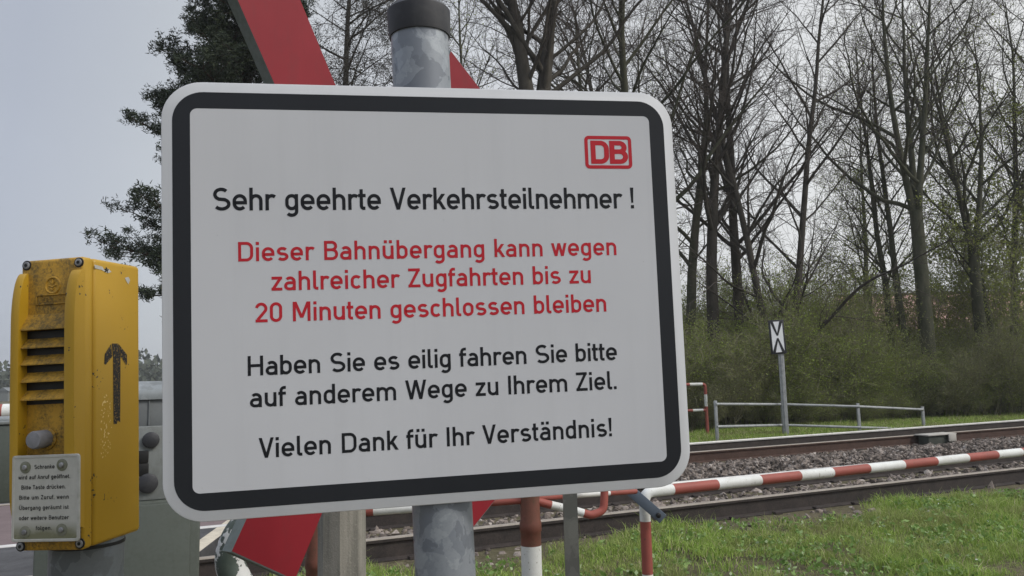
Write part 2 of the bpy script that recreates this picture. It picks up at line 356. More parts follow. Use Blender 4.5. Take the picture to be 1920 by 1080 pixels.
n = NT('thicket leaves'); M['thicket'] = n.done(n.ramp(n.island(), [(0., (.17, .20, .06)), (.5, (.26, .32, .085)), (.9, (.34, .43, .11)), (1., (.40, .48, .13))]), .7, 0, .1); n.thin(.5)
n = NT('dull thicket leaves'); M['thicket_brown'] = n.done(n.ramp(n.island(), [(0., (.17, .175, .085)), (.5, (.25, .275, .11)), (1., (.33, .36, .14))]), .75, 0, .1); n.thin(.5)
n = NT('dark twig buds'); M['twig_bud'] = n.done(n.ramp(n.island(), [(0., (.05, .05, .04)), (1., (.11, .105, .075))]), .9, 0, .1)
n = NT('roof tile'); v = n.noise(3, 4); M['rooftile'] = n.done(n.mix(v, (.42, .25, .20), (.56, .37, .31)), .85, 0, .2)
n = NT('render wall'); M['housewall'] = n.done(n.mix(n.noise(2, 3), (.42, .37, .31), (.5, .45, .39)), .9, 0, .2)
n = NT('window glass'); M['glass'] = n.done((.03, .035, .04), .1, 0, .5)
n = NT('distant wood'); M['wood'] = n.done(n.ramp(n.island(), [(0., (.055, .07, .05)), (1., (.14, .155, .115))]), .95, 0, .1)

# ------------------------------------------------------------------ stroke lettering (7 units = cap height, stroke 1)
def arc(cx, cy, rx, ry, a0, a1, k=None):
    k = k or max(3, int(abs(a1 - a0) / 11)); return [(cx + rx * math.cos(R_(a0 + (a1 - a0) * i / k)), cy + ry * math.sin(R_(a0 + (a1 - a0) * i / k))) for i in range(k + 1)]
def hd(p, q, s=1.04):             # slanted stroke cut level at both ends
    l = math.hypot(q[0] - p[0], q[1] - p[1]); h = s * l / abs(q[1] - p[1]) / 2
    return ('P', [(p[0] - h, p[1]), (p[0] + h, p[1]), (q[0] + h, q[1]), (q[0] - h, q[1])])
def sq(x, y): return ('P', [(x - .55, y - .55), (x + .55, y - .55), (x + .55, y + .55), (x - .55, y + .55)])
def st(*p): return ('S', list(p))
def pa(p): return ('S', p)
def cl(p): return ('C', p)
G = {}
def g(ch, wd, lb, rb, *el): G[ch] = (wd, lb, rb, list(el))
bowl = cl(arc(1.975, 3.05, 1.475, 1.45, 0, 180) + arc(1.975, 1.95, 1.475, 1.45, 180, 360))
arch = pa(arc(1.975, 3.05, 1.475, 1.45, 180, 0) + [(3.45, 0)])
cup = pa([(.5, 5)] + arc(1.975, 1.95, 1.475, 1.45, 180, 360))
g('n', 3.95, .62, .6, st((.5, 0), (.5, 5)), arch); g('h', 3.95, .62, .6, st((.5, 0), (.5, 7)), arch)
g('m', 6.9, .62, .6, st((.5, 0), (.5, 5)), arch, pa(arc(4.925, 3.05, 1.475, 1.45, 180, 0) + [(6.4, 0)]))
g('r', 3.0, .62, .1, st((.5, 0), (.5, 5)), pa(arc(1.95, 3.0, 1.45, 1.5, 180, 48)))
g('u', 3.95, .6, .62, st((3.45, 0), (3.45, 5)), cup)
g('ü', 3.95, .6, .62, st((3.45, 0), (3.45, 5)), cup, sq(1.05, 6.42), sq(2.9, 6.42))
g('e', 4.3, .45, .42, pa([(.55, 2.38), (3.8, 2.38), (3.8, 2.85)] + arc(2.15, 2.85, 1.65, 1.65, 8, 180) + arc(2.15, 2.15, 1.65, 1.65, 184, 320)))
aa = (pa([(3.5, 0), (3.5, 3.1)] + arc(2.05, 3.05, 1.45, 1.45, 5, 140)), pa([(3.5, 2.72), (1.7, 2.72)] + arc(1.7, 1.61, 1.2, 1.11, 95, 270) + [(2.2, .5)] + arc(2.2, 1.6, 1.3, 1.1, 275, 350)))
g('a', 4.0, .4, .6, *aa); g('ä', 4.0, .4, .6, *aa, sq(1.15, 6.42), sq(3.0, 6.42))
g('s', 4.1, .38, .38, pa(arc(2.05, 3.5, 1.4, 1.0, 32, 255) + arc(2.1, 1.5, 1.5, 1.0, 75, -148)))
g('S', 5.4, .45, .4, pa(arc(2.65, 4.95, 1.9, 1.55, 38, 250) + arc(2.8, 1.98, 2.1, 1.48, 70, -145)))
g('t', 2.4, .1, .25, pa([(1.0, 6.5), (1.0, 1.3)] + arc(1.75, 1.27, .75, .77, 188, 270) + [(2.25, .5)]), st((0, 4.5), (2.4, 4.5)))
g('i', 1.0, .62, .62, st((.5, 0), (.5, 5)), sq(.5, 6.42)); g('I', 1.0, .7, .7, st((.5, 0), (.5, 7)))
g('l', 1.9, .62, .2, pa([(.5, 7), (.5, 1.3)] + arc(1.25, 1.27, .75, .77, 188, 270) + [(1.8, .5)]))
g('g', 3.95, .5, .62, bowl, pa([(3.45, 5), (3.45, -.3)] + arc(1.95, -.35, 1.5, 1.2, -5, -145)))
g('d', 3.95, .5, .62, bowl, st((3.45, 0), (3.45, 7))); g('b', 3.95, .62, .5, bowl, st((.5, 0), (.5, 7)))
g('o', 3.95, .5, .5, bowl); g('ö', 3.95, .5, .5, bowl, sq(1.05, 6.42), sq(2.9, 6.42))
g('c', 3.8, .5, .25, pa(arc(2.0, 3.05, 1.5, 1.45, 38, 180) + arc(2.0, 1.95, 1.5, 1.45, 184, 322)))
g('k', 4.0, .62, .05, st((.5, 0), (.5, 7)), hd((.95, 1.9), (3.2, 5)), hd((1.75, 2.75), (3.45, 0)))
g('f', 2.6, .15, .1, pa([(.95, 0), (.95, 5.4)] + arc(2.0, 5.45, 1.05, 1.05, 175, 90) + [(2.6, 6.5)]), st((0, 4.5), (2.6, 4.5)))
g('z', 3.8, .35, .35, st((.1, 4.5), (3.75, 4.5)), st((.05, .5), (3.8, .5)), hd((3.1, 4.3), (.72, .7)))
g('Z', 4.5, .35, .35, st((.1, 6.5), (4.4, 6.5)), st((.05, .5), (4.5, .5)), hd((3.75, 6.3), (.75, .7)))
g('w', 6.2, .12, .12, hd((.55, 5), (1.85, 0)), hd((1.85, 0), (3.1, 5)), hd((3.1, 5), (4.35, 0)), hd((4.35, 0), (5.65, 5)))
g('W', 7.8, .15, .15, hd((.58, 7), (2.2, 0)), hd((2.2, 0), (3.9, 7)), hd((3.9, 7), (5.6, 0)), hd((5.6, 0), (7.22, 7)))
g('V', 5.2, .1, .1, hd((.58, 7), (2.6, 0)), hd((4.62, 7), (2.6, 0)))
g('A', 5.4, .1, .1, hd((.58, 0), (2.7, 7)), hd((4.82, 0), (2.7, 7)), st((1.2, 2.0), (4.2, 2.0)))
g('T', 4.6, .15, .15, st((2.3, 0), (2.3, 7)), st((0, 6.5), (4.6, 6.5)))
g('D', 5.1, .7, .45, cl([(.5, .5), (2.75, .5)] + arc(2.75, 2.35, 1.85, 1.85, 275, 360) + arc(2.75, 4.65, 1.85, 1.85, 0, 85) + [(2.75, 6.5), (.5, 6.5)]))
g('B', 4.9, .7, .4, cl([(.5, .5), (2.8, .5)] + arc(2.8, 2.12, 1.62, 1.62, 275, 445) + [(2.8, 3.74), (.5, 3.74)]), pa([(.5, 3.74), (.5, 6.5), (2.7, 6.5)] + arc(2.7, 5.12, 1.42, 1.38, 85, -85)))
g('H', 5.2, .7, .7, st((.5, 0), (.5, 7)), st((4.7, 0), (4.7, 7)), st((.5, 3.55), (4.7, 3.55)))
g('M', 6.1, .7, .7, st((.5, 0), (.5, 7)), st((5.6, 0), (5.6, 7)), hd((.75, 7), (3.05, 1.2)), hd((5.35, 7), (3.05, 1.2)))
g('N', 5.2, .7, .7, st((.5, 0), (.5, 7)), st((4.7, 0), (4.7, 7)), hd((.7, 7), (4.5, 0)))
g('E', 4.3, .7, .3, pa([(4.2, .5), (.5, .5), (.5, 6.5), (4.2, 6.5)]), st((.5, 3.55), (3.9, 3.55)))
g('L', 4.0, .7, .2, pa([(.5, 7), (.5, .5), (4.0, .5)]))
g('Ü', 5.1, .65, .65, pa([(.5, 7), (.5, 2.5)] + arc(2.55, 2.5, 2.05, 2.0, 184, 356) + [(4.6, 2.5), (4.6, 7)]), sq(1.6, 8.3), sq(3.5, 8.3))
g('2', 4.3, .45, .4, pa(arc(2.1, 4.85, 1.6, 1.65, 170, -28) + [(.85, .9)]), st((.12, .5), (4.25, .5)))
g('0', 4.2, .5, .5, cl(arc(2.1, 4.9, 1.6, 1.6, 0, 180) + arc(2.1, 2.1, 1.6, 1.6, 180, 360)))
g('.', 1.1, .5, .5, sq(.55, .55)); g(',', 1.1, .5, .5, ('P', [(0, 1.1), (1.1, 1.1), (1.1, .2), (.5, -1.2), (.0, -1.2), (.3, 0), (0, 0)]))
g('!', 1.2, .5, .5, sq(.6, .55), ('P', [(0, 7), (1.2, 7), (.95, 1.9), (.25, 1.9)]))
g(' ', 2.0, .4, .4)

def ribbon(pts, s, closed):
    P = []
    for q in pts:
        if not P or math.hypot(q[0] - P[-1][0], q[1] - P[-1][1]) > 1e-4: P.append(q)
    if closed and math.hypot(P[0][0] - P[-1][0], P[0][1] - P[-1][1]) < 1e-4: P.pop()
    n = len(P); vs = []
    for i in range(n):
        a = P[i - 1] if (i > 0 or closed) else None; c = P[(i + 1) % n] if (i < n - 1 or closed) else None
        def nr(u, v):
            l = math.hypot(v[0] - u[0], v[1] - u[1]); return (-(v[1] - u[1]) / l, (v[0] - u[0]) / l)
        if a is None: nx, ny = nr(P[i], c); k = 1
        elif c is None: nx, ny = nr(a, P[i]); k = 1
        else:
            n1, n2 = nr(a, P[i]), nr(P[i], c); nx, ny = n1[0] + n2[0], n1[1] + n2[1]; l = math.hypot(nx, ny) or 1
            nx, ny = nx / l, ny / l; k = 1 / max(.5, nx * n1[0] + ny * n1[1])
        vs += [(P[i][0] + nx * s / 2 * k, P[i][1] + ny * s / 2 * k), (P[i][0] - nx * s / 2 * k, P[i][1] - ny * s / 2 * k)]
    fs = [[2 * i, 2 * i + 1, 2 * ((i + 1) % n) + 1, 2 * ((i + 1) % n)] for i in range(n if closed else n - 1)]
    return vs, fs

def text(mb, line, x0, x1, base, cap, mi, y, s=1.04, sgn=-1, step=1.2e-5):
    """lay a line out between x0 and x1 on the plane y (x right, z up)"""
    u = cap / 7; tot = 0; nat = 0; gaps = 0
    for i, ch in enumerate(line):
        wd, lb, rb, el = G[ch]; nat += wd; gaps += (lb if i else 0) + (rb if i < len(line) - 1 else 0)
    k = ((x1 - x0) / u - nat) / gaps if gaps else 1.; kw = (x1 - x0) / u / nat if not gaps else 1.
    if k < .75 or k > 1.5:
        kk = min(1.5, max(.75, k)); kw = (x1 - x0) / u / (nat + gaps * kk); k = kk
    x = 0; cnt = 0
    for i, ch in enumerate(line):
        wd, lb, rb, el = G[ch]; x += lb * k if i else 0
        for e in el:
            if e[0] == 'P': vs, fs = e[1], [list(range(len(e[1])))]
            else: vs, fs = ribbon(e[1], s, e[0] == 'C')
            yy = y + sgn * step * (cnt % 6); cnt += 1
            mb.add([(x0 + (x + p[0]) * u * kw, yy, base + p[1] * u) for p in vs], fs, mi)
        x += wd + (rb * k)
    return mb

def rrect(wd, h, r, k=8):
    o = []
    for cx, cz, a in ((wd / 2 - r, h / 2 - r, 0), (-wd / 2 + r, h / 2 - r, 90), (-wd / 2 + r, -h / 2 + r, 180), (wd / 2 - r, -h / 2 + r, 270)):
        for i in range(k + 1): t = R_(a + 90 * i / k); o.append((cx + r * math.cos(t), cz + r * math.sin(t)))
    return o
def ring(mb, A, B, y, mi):
    n = len(A); return mb.add([(p[0], y, p[1]) for p in A] + [(p[0], y, p[1]) for p in B], [[i, (i + 1) % n, n + (i + 1) % n, n + i] for i in range(n)], mi)
def loft(mb, loops, mi, cap0=True, cap1=True):      # loops of equal length of 3D points
    n = len(loops[0]); vs = [p for l in loops for p in l]; fs = []
    for k in range(len(loops) - 1): fs += [[k * n + i, k * n + (i + 1) % n, (k + 1) * n + (i + 1) % n, (k + 1) * n + i] for i in range(n)]
    if cap0: fs.append(list(range(n))[::-1])
    if cap1: fs.append([(len(loops) - 1) * n + i for i in range(n)])
    return mb.add(vs, fs, mi)

# track frame: D along the rails, N across them (away from the camera)
D = np.array([.91201431, .41015838, 0.]); N = np.array([-.41015838, .91201431, 0.])
def tr(t, q, z=0.): v = D * t + N * q; return (v[0], v[1], z)
def tq(P): return float(P[0] * D[0] + P[1] * D[1]), float(P[0] * N[0] + P[1] * N[1])
RAILTOP = .19; QN1, QN2, QF1, QF2 = 7.184, 8.71, 11.815, 13.315
def on_q(x, y, q): r = ray(x, y); return CAM + r * (q / float(r @ N))
def proj(P):
    d = np.asarray(P, float) - CAM; z = d @ FW
    return np.stack([960 + FPX * (d @ CR) / z, 540 - FPX * (d @ CU) / z, z], -1)
def rotv(v): a = Vector(v); return Matrix.Rotation(a.length, 3, a.normalized())
def poseM(c, rv):
    m = rotv(rv).to_4x4(); m.translation = Vector(c); return m
def plane_hit(px, py, Mx, axis, off):
    """pixel -> local coordinates on the plane local[axis]=off of frame Mx"""
    inv = Mx.inverted(); o = inv @ Vector(CAM); d = inv.to_3x3() @ Vector(ray(px, py)); t = (off - o[axis]) / d[axis]
    return o + d * t

# ================================================================== SETTING
def sheet(name, pts, mat, z=None):
    mb = MB(); mb.add([(p[0], p[1], p[2] if z is None else z) for p in pts], [list(range(len(pts)))]); return kind(mb.build(name, mat, smooth=0), 'structure')
# one ground sheet out to the horizon, gently uneven near the camera
mb = MB(); xs = [-600, -300, -60] + [i * 2. for i in range(-15, 21)] + [60, 300, 600]; ys = [-600, -60] + [i * 2. for i in range(-2, 20)] + [60, 150, 350, 600]
gv = []
for yy in ys:
    for xx in xs:
        q = xx * N[0] + yy * N[1]
        zz = .03 * math.sin(xx * 1.1 + .6) * math.sin(yy * .9) if (abs(xx) < 50 and yy < 45 and yy > -5) else 0.
        if q > 6: zz = -.02 + (zz * .5 if q > 15 else 0)
        gv.append((xx, yy, zz))
nx = len(xs)
mb.add(gv, [[j * nx + i, j * nx + i + 1, (j + 1) * nx + i + 1, (j + 1) * nx + i] for j in range(len(ys) - 1) for i in range(nx - 1)])
kind(mb.build('ground', M['soil'], smooth=60), 'structure')
# ballast bed of both tracks
mb = MB(); prof = [(6.3, -.05), (6.7, -.04), (8.9, -.045), (9.5, .02), (10.3, .05), (11.2, .0), (11.6, -.05), (13.6, -.05), (14.3, -.04)]
A = [tr(-60, q, z) for q, z in prof]; B = [tr(160, q, z) for q, z in prof]
mb.add(A + B, [[i, i + 1, len(prof) + i + 1, len(prof) + i] for i in range(len(prof) - 1)])
kind(mb.build('ballast_bed', M['bed'], smooth=0), 'structure')
# level crossing deck on the left
pa_, pb_ = on_z(375, 1035, .18), on_z(440, 985, .18)
(t0, q0), (t1, q1) = tq(pa_), tq(pb_); et = lambda q: t0 + (t1 - t0) * (q - q0) / (q1 - q0)
def strip(name, qa, qb, mat, z):
    mb = MB(); P = [tr(-70, qa, z), tr(et(qa), qa, z), tr(et(qb), qb, z), tr(-70, qb, z)]
    mb.add(P + [(p[0], p[1], -.1) for p in P], [[0, 1, 2, 3], [0, 1, 5, 4], [1, 2, 6, 5], [2, 3, 7, 6]]); return kind(mb.build(name, mat, smooth=0), 'structure')
strip('crossing_deck', QN1 + .045, QN2 - .07, M['deck'], .178)
strip('crossing_pavement', QN2 + .045, QF1 - .07, M['paving'], .176)
strip('far_crossing_deck', QF1 + .045, QF2 - .05, M['deck'], .178)
strip('far_road', QF2 + .05, 40., M['deck'], .12)
strip('near_road', 5.3, QN1 - .045, M['paving'], .17)
mb = MB(); wq = .16
for qa, qb in ((QN1 + .06, QN2 - .09), (QN2 + .06, QF1 - .09)):
    mb.add([tr(et(qa) - wq, qa, .183), tr(et(qa) - .005, qa, .183), tr(et(qb) - .005, qb, .183), tr(et(qb) - wq, qb, .183)], [[0, 1, 2, 3]])
kind(mb.build('road_edge_line', M['road_paint'], smooth=0), 'structure')

# ------------------------------------------------------------------ rails
def rail(q, label, side, head, face=False, ta=-45., tb=140.):
    prof = [(-.062, -.02), (.062, -.02), (.062, -.008), (.012, .012), (.009, .140), (.034, .150), (.036, .176), (.030, .186), (.018, .19), (-.018, .19), (-.030, .186), (-.036, .176), (-.034, .150), (-.009, .140), (-.012, .012), (-.062, -.008)]
    n = len(prof); A = [tr(ta, q + a, z) for a, z in prof]; B = [tr(tb, q + a, z) for a, z in prof]
    mb = MB(); mi = [1 if i in ((7, 8, 9, 10, 11) if face else (7, 8, 9, 10)) else 0 for i in range(n)]
    mb.add(A + B, [[i, (i + 1) % n, n + (i + 1) % n, n + i] for i in range(n)], mi)
    return tag(mb.build('rail', [side, head], smooth=0), label, 'rail', 'rails of the two tracks')
rail(QN1, 'nearest dark rail beside the grass verge, running under the striped railing', M['rail_side'], M['rail_head'])
rail(QN2, 'second rail from the grass, with a bright top just above the striped railing', M['rail_side'], M['rail_shine'], True)
rail(QF1, 'brown rail behind the strip of ballast stones, beside the pale cable box', M['rail_brown'], M['rail_head'])
rail(QF2, 'farthest rail with a pale top, in front of the grey fence', M['rail_side'], M['rail_shine'], True)
# sleepers: one with its clips, then copies
def sleeper(t, qc, label, grp):
    o = thing('sleeper', label, 'sleeper', tr(t, qc, 0), grp); o.rotation_euler = (0, 0, math.atan2(D[1], D[0]))
    MB().box((-.12, -1.25, -.1), (.12, 1.25, -.021), 0, .012).build('concrete_beam', M['sleeper'], o)
    for qq in (-.75, .75):
        for s in (-1, 1):
            c = MB(); v_ = qq + s * .085; c.box((-.055, v_ - .035, -.03), (.055, v_ + .035, .012), 0, .01); c.build('rail_clip', M['rail_side'], o)
    return o
s0 = sleeper(-.2 + 1.1, (QN1 + QN2) / 2, 'concrete sleeper half buried in ballast under the track beside the grass', 'sleepers of the near track')
for k in range(1, 22):
    c = copy_tree(s0); c.location = tr(.9 + .62 * k, (QN1 + QN2) / 2, 0)
s1 = copy_tree(s0); s1['label'] = 'concrete sleeper almost buried in ballast under the track beyond the stone strip'; s1['group'] = 'sleepers of the far track'
s1.location = tr(6.2, (QF1 + QF2) / 2, -.02)
for k in range(1, 22):
    c = copy_tree(s1); c.location = tr(6.2 + .62 * k, (QF1 + QF2) / 2, -.02)

# ------------------------------------------------------------------ ballast stones
rg = np.random.default_rng(7)
def ico():
    bm = bmesh.new(); bmesh.ops.create_icosphere(bm, subdivisions=1, radius=1); v = np.array([q.co[:] for q in bm.verts]); f = np.array([[q.index for q in x.verts] for x in bm.faces]); bm.free(); return v, f
iv, iff = ico()
def stones(name, pts, size, mat):
    n = len(pts); m = len(iv)
    V = iv[None] * (1 + rg.normal(0, .22, (n, m, 1))) * rg.uniform(.6, 1.25, (n, 1, 3)) * (size * rg.lognormal(0, .3, n))[:, None, None]
    a = rg.uniform(0, 6.28, n); ca, sa = np.cos(a), np.sin(a); b = rg.normal(0, .6, n); cb, sb = np.cos(b), np.sin(b)
    x, y, z = V[..., 0], V[..., 1], V[..., 2]; y, z = y * cb[:, None] - z * sb[:, None], y * sb[:, None] + z * cb[:, None]
    x, y = x * ca[:, None] - y * sa[:, None], x * sa[:, None] + y * ca[:, None]
    V = np.stack([x, y, z], -1) + pts[:, None]
    F = (iff[None] + (np.arange(n) * m)[:, None, None]).reshape(-1, 3)
    o = np_mesh(name, V.reshape(-1, 3), F, mat); return kind(o, 'stuff')
def in_view(P, mx=60, lo=-60, hi=1150):
    s = proj(P); return (s[:, 0] > -mx) & (s[:, 0] < 1920 + mx) & (s[:, 1] < hi) & (s[:, 1] > lo) & (s[:, 2] > .5)
n_ = 105000; t = rg.uniform(-1.5, 34, n_); q = rg.uniform(6.5, 14.1, n_)
keep = (t > et(q) + .05)
for rq in (QN1, QN2, QF1, QF2): keep &= np.abs(q - rq) > .09
keep &= rg.random(n_) < np.clip(1.25 - t / 40, .3, 1)
z = -.055 + .12 * np.exp(-((q - 10.25) / .85) ** 2) + rg.uniform(-.015, .03, n_) + .03 * np.exp(-((q - 7.95) / .35) ** 2)
keep &= ~((q > QF1) & (rg.random(n_) < .8)); keep &= ~((q < 7.1) & (rg.random(n_) < .75))
z -= .02 * ((q > 13.5))
P = (t[:, None] * D + q[:, None] * N); P[:, 2] = z; P = P[keep]; P = P[in_view(P)]
o = stones('ballast_stones', P, .031, M['stone']); tag(o, 'grey brown ballast stones around both railway tracks', 'ballast')
print('stones', len(P))

# ------------------------------------------------------------------ grass
_vn = np.random.default_rng(3).random((256, 256))
def vnoise(x, y, f):
    x = x * f + 500; y = y * f + 500; i = np.floor(x).astype(int); j = np.floor(y).astype(int); u = x - i; v = y - j; u = u * u * (3 - 2 * u); v = v * v * (3 - 2 * v)
    a = lambda p, q: _vn[(i + p) % 256, (j + q) % 256]
    return (a(0, 0) * (1 - u) + a(1, 0) * u) * (1 - v) + (a(0, 1) * (1 - u) + a(1, 1) * u) * v
def clump(x, y): return np.clip(1.6 * (.45 * vnoise(x, y, 1.3) + .33 * vnoise(x, y, 5.) + .22 * vnoise(x, y, 13.)) - .3, 0, 1)
def _old(x, y): return .5 + .25 * np.sin(x * 2.3 + 1.7 * np.sin(y * 1.3)) + .25 * np.sin(y * 3.1 + 2.1 * np.sin(x * 1.9 + .5))
def blades(P, h, wd):
    n = len(P); a = rg.uniform(0, 6.28, n); l = rg.uniform(.1, 1.15, n) * h; b = rg.uniform(0, 6.28, n)
    dx = np.stack([np.cos(a), np.sin(a), 0 * a], -1) * wd[:, None] / 2; ln = np.stack([np.cos(b) * l, np.sin(b) * l, 0 * b], -1)
    up = np.zeros((n, 3)); up[:, 2] = h
    V = np.stack([P - dx, P + dx, P - dx * .75 + ln * .35 + up * .55, P + dx * .75 + ln * .35 + up * .55, P + ln + up * (1 - .25 * (l / h)[:, None])], 1)
    f = np.array([[0, 1, 3], [0, 3, 2], [2, 3, 4]]); F = (f[None] + (np.arange(n) * 5)[:, None, None]).reshape(-1, 3)
    return V.reshape(-1, 3), F
n_ = 500000; t = rg.uniform(-1.2, 13, n_); q = rg.uniform(2.8, 7.1, n_)
P = t[:, None] * D + q[:, None] * N; cp = clump(P[:, 0], P[:, 1]); edge = 6.75 + .28 * np.sin(t * 1.7) + .15 * np.sin(t * 4.1 + 1)
keep = (q < edge) & (rg.random(n_) < np.clip(2.6 * (vnoise(P[:, 0] + 40, P[:, 1], 2.1) * .6 + vnoise(P[:, 0], P[:, 1] + 31, 6.) * .4) - .52, .06, 1) * (.3 + .7 * cp)) & (rg.random(n_) < np.clip((edge - q) * 2.2 + .1, 0, 1)) & (t > et(q) + .35 + .2 * np.sin(q * 5))
P = P[keep]; cp = cp[keep]; v = in_view(P, 60, 0, 1180); P = P[v]; cp = cp[v]; P[:, 2] = 0.02 * np.sin(P[:, 0] * 1.1) + .005
h = (.022 + .10 * cp ** 1.5) * rg.lognormal(0, .35, len(P)); V, F = blades(P, h, rg.uniform(.004, .009, len(P)))
o = np_mesh('grass', V, F, M['grass']); kind(o, 'stuff'); tag(o, 'rough green grass with dry stalks on the verge before the rails', 'grass'); print('grass', len(P))
# weeds and tiny daisies in the verge
n_ = 8500; t = rg.uniform(-1, 12, n_); q = rg.uniform(3., 6.7, n_); P = t[:, None] * D + q[:, None] * N; P[:, 2] = rg.uniform(.03, .09, n_)
k_ = clump(P[:, 0] * 1.7 + 3, P[:, 1] * 1.6) > .55; P = P[k_]; P = P[in_view(P, 40, 0, 1150)]; n_ = len(P)
def leaves(P, size, tilt=.6, flat=False):
    n = len(P); a = rg.uniform(0, 6.28, n); e = rg.normal(0, tilt, n) if not flat else rg.normal(0, .3, n); s = size * rg.lognormal(0, .3, n)
    u = np.stack([np.cos(a) * np.cos(e), np.sin(a) * np.cos(e), np.sin(e)], -1); wv = rg.normal(0, 1, (n, 3)); wv = np.cross(u, wv); wv /= np.linalg.norm(wv, axis=1)[:, None]
    V = np.stack([P, P + u * (s * .5)[:, None] + wv * (s * .32)[:, None], P + u * s[:, None], P + u * (s * .5)[:, None] - wv * (s * .32)[:, None]], 1)
    return V.reshape(-1, 3), np.arange(n * 4).reshape(-1, 4)
V, F = leaves(np.repeat(P, 4, 0), np.full(n_ * 4, .036)); k2 = np.zeros(len(F), int); k2[rg.random(len(F)) < .006] = 1
o = np_mesh('weeds', V, F, [M['weed'], M['petal']], k2); kind(o, 'stuff'); tag(o, 'small bright weeds and tiny white flowers scattered through the verge', 'weeds')
# grass beyond the tracks
n_ = 110000; t = rg.uniform(4, 30, n_); q = rg.uniform(14.05, 21, n_); P = t[:, None] * D + q[:, None] * N; P = P[in_view(P)]; P[:, 2] = -.02
V, F = blades(P, (.05 + .08 * clump(P[:, 0], P[:, 1])) * rg.lognormal(0, .3, len(P)), rg.uniform(.01, .02, len(P)))
o = np_mesh('far_grass', V, F, M['grass']); kind(o, 'stuff'); tag(o, 'grass strip between the far rail and the thicket', 'grass')

# ================================================================== INFORMATION SIGN
SM = poseM((-0.09379568, 0.96317342, 1.7301508), (0.03778141, -0.01716866, 0.18521697)); SW, SH = .6502, .525
pt_top = SM @ plane_hit(791.5, 163, SM, 1, .0435); pt_bot = SM @ plane_hit(829, 943, SM, 1, .0435)
ax = (pt_bot - pt_top).normalized(); g0 = pt_top + ax * (pt_top.z / -ax.z)
sg = thing('information_sign', 'white notice board with black border and German railway text on a galvanised post', 'sign', g0)
off = -Vector(g0); TG = Matrix.Translation(off)
cap_bot = SM @ plane_hit(788, 66, SM, 1, .0055); u_ = (pt_top - cap_bot).length; ptop = pt_top - ax * (u_ + .032)
MB().tube([Vector(g0) + off - Vector((0, 0, .3)) * 0, Vector(ptop) + off + ax * .006], .0385, 48).build('post', M['galv'], sg)
zup = -ax; xx_ = zup.orthogonal().normalized(); yy_ = zup.cross(xx_); CB = pt_top - ax * u_ + off
MB().lathe([(.0388, 0), (.0405, -.0003), (.0412, .003), (.0425, .030), (.0425, .0345), (.0395, .0385), (.03, .0405), (.001, .0412)], 56, 0, frame(CB, xx_, yy_, zup)).build('post_cap', M['rubber'], sg)
mb = MB()
def rl(ins, y, r=.047): return [(p[0], y, p[1]) for p in rrect(SW - 2 * ins, SH - 2 * ins, r - ins, 12)]
loft(mb, [rl(0, .0032), rl(0, .0012), rl(.0004, .0004), rl(.0012, 0)], 1)
mb.m[-1] = 1
b0, b1 = .0126, .0330
ring(mb, rrect(SW - 2 * b0, SH - 2 * b0, .036, 12), rrect(SW - 2 * b1, SH - 2 * b1, .0085, 12), -.0003, 2)
mb.add([(p[0], -.00025, p[1]) for p in rrect(SW - 2 * b1 + .0004, SH - 2 * b1 + .0004, .0085, 12)], [list(range(52))], 0)
CAP = .0236
for s_, x0, x1, b_, c_, mi_ in (('Sehr geehrte Verkehrsteilnehmer !', -.2672, .2650, .1041, .0280, 3),
        ('Dieser Bahnübergang kann wegen', -.2383, .2372, .0420, CAP, 4), ('zahlreicher Zugfahrten bis zu', -.2005, .2005, .0058, CAP, 4),
        ('20 Minuten geschlossen bleiben', -.2197, .2196, -.0320, CAP, 4), ('Haben Sie es eilig fahren Sie bitte', -.2289, .2309, -.0955, CAP, 3),
        ('auf anderem Wege zu Ihrem Ziel.', -.2269, .2285, -.1330, CAP, 3), ('Vielen Dank für Ihr Verständnis!', -.2178, .2192, -.1930, CAP, 3)):
    text(mb, s_, x0, x1, b_, c_, mi_, -.0005)
# railway emblem: rounded frame with two bold letters
lx0, lx1, lz0, lz1 = .2004, .2655, .1575, .2018; lcx, lcz = (lx0 + lx1) / 2, (lz0 + lz1) / 2; lw, lh = lx1 - lx0, lz1 - lz0
ring(mb, [(p[0] + lcx, p[1] + lcz) for p in rrect(lw, lh, .0062)], [(p[0] + lcx, p[1] + lcz) for p in rrect(lw - .0092, lh - .0092, .0018)], -.0005, 4)
text(mb, 'D', lcx - lw * .357, lcx - lw * .357 + .0229, lcz - .0146, .0292, 4, -.0005, 1.5)
text(mb, 'B', lcx + lw * .042, lcx + lw * .042 + .0232, lcz - .0146, .0292, 4, -.0005, 1.5)
mb.build('sign_panel', [M['white_sheet'], M['rim_sheet'], M['black_sheet'], M['text_black'], M['red_film']], sg, 30, TG @ SM)
for zc in (.17, -.17):       # clamps holding the board to the post
    pz = SM @ Vector((-.006 - .008 * zc / .25, .0435, zc)); mb = MB()
    mb.lathe([(.0395, -.015), (.0425, -.015), (.0425, .015), (.0395, .015)], 40, 0, frame(pz + off, xx_, yy_, zup))
    mb.box((-.05, .004, zc - .014), (.05, .012, zc + .014), 0, .002, TG @ SM); mb.build('clamp', M['galv_far'], sg)

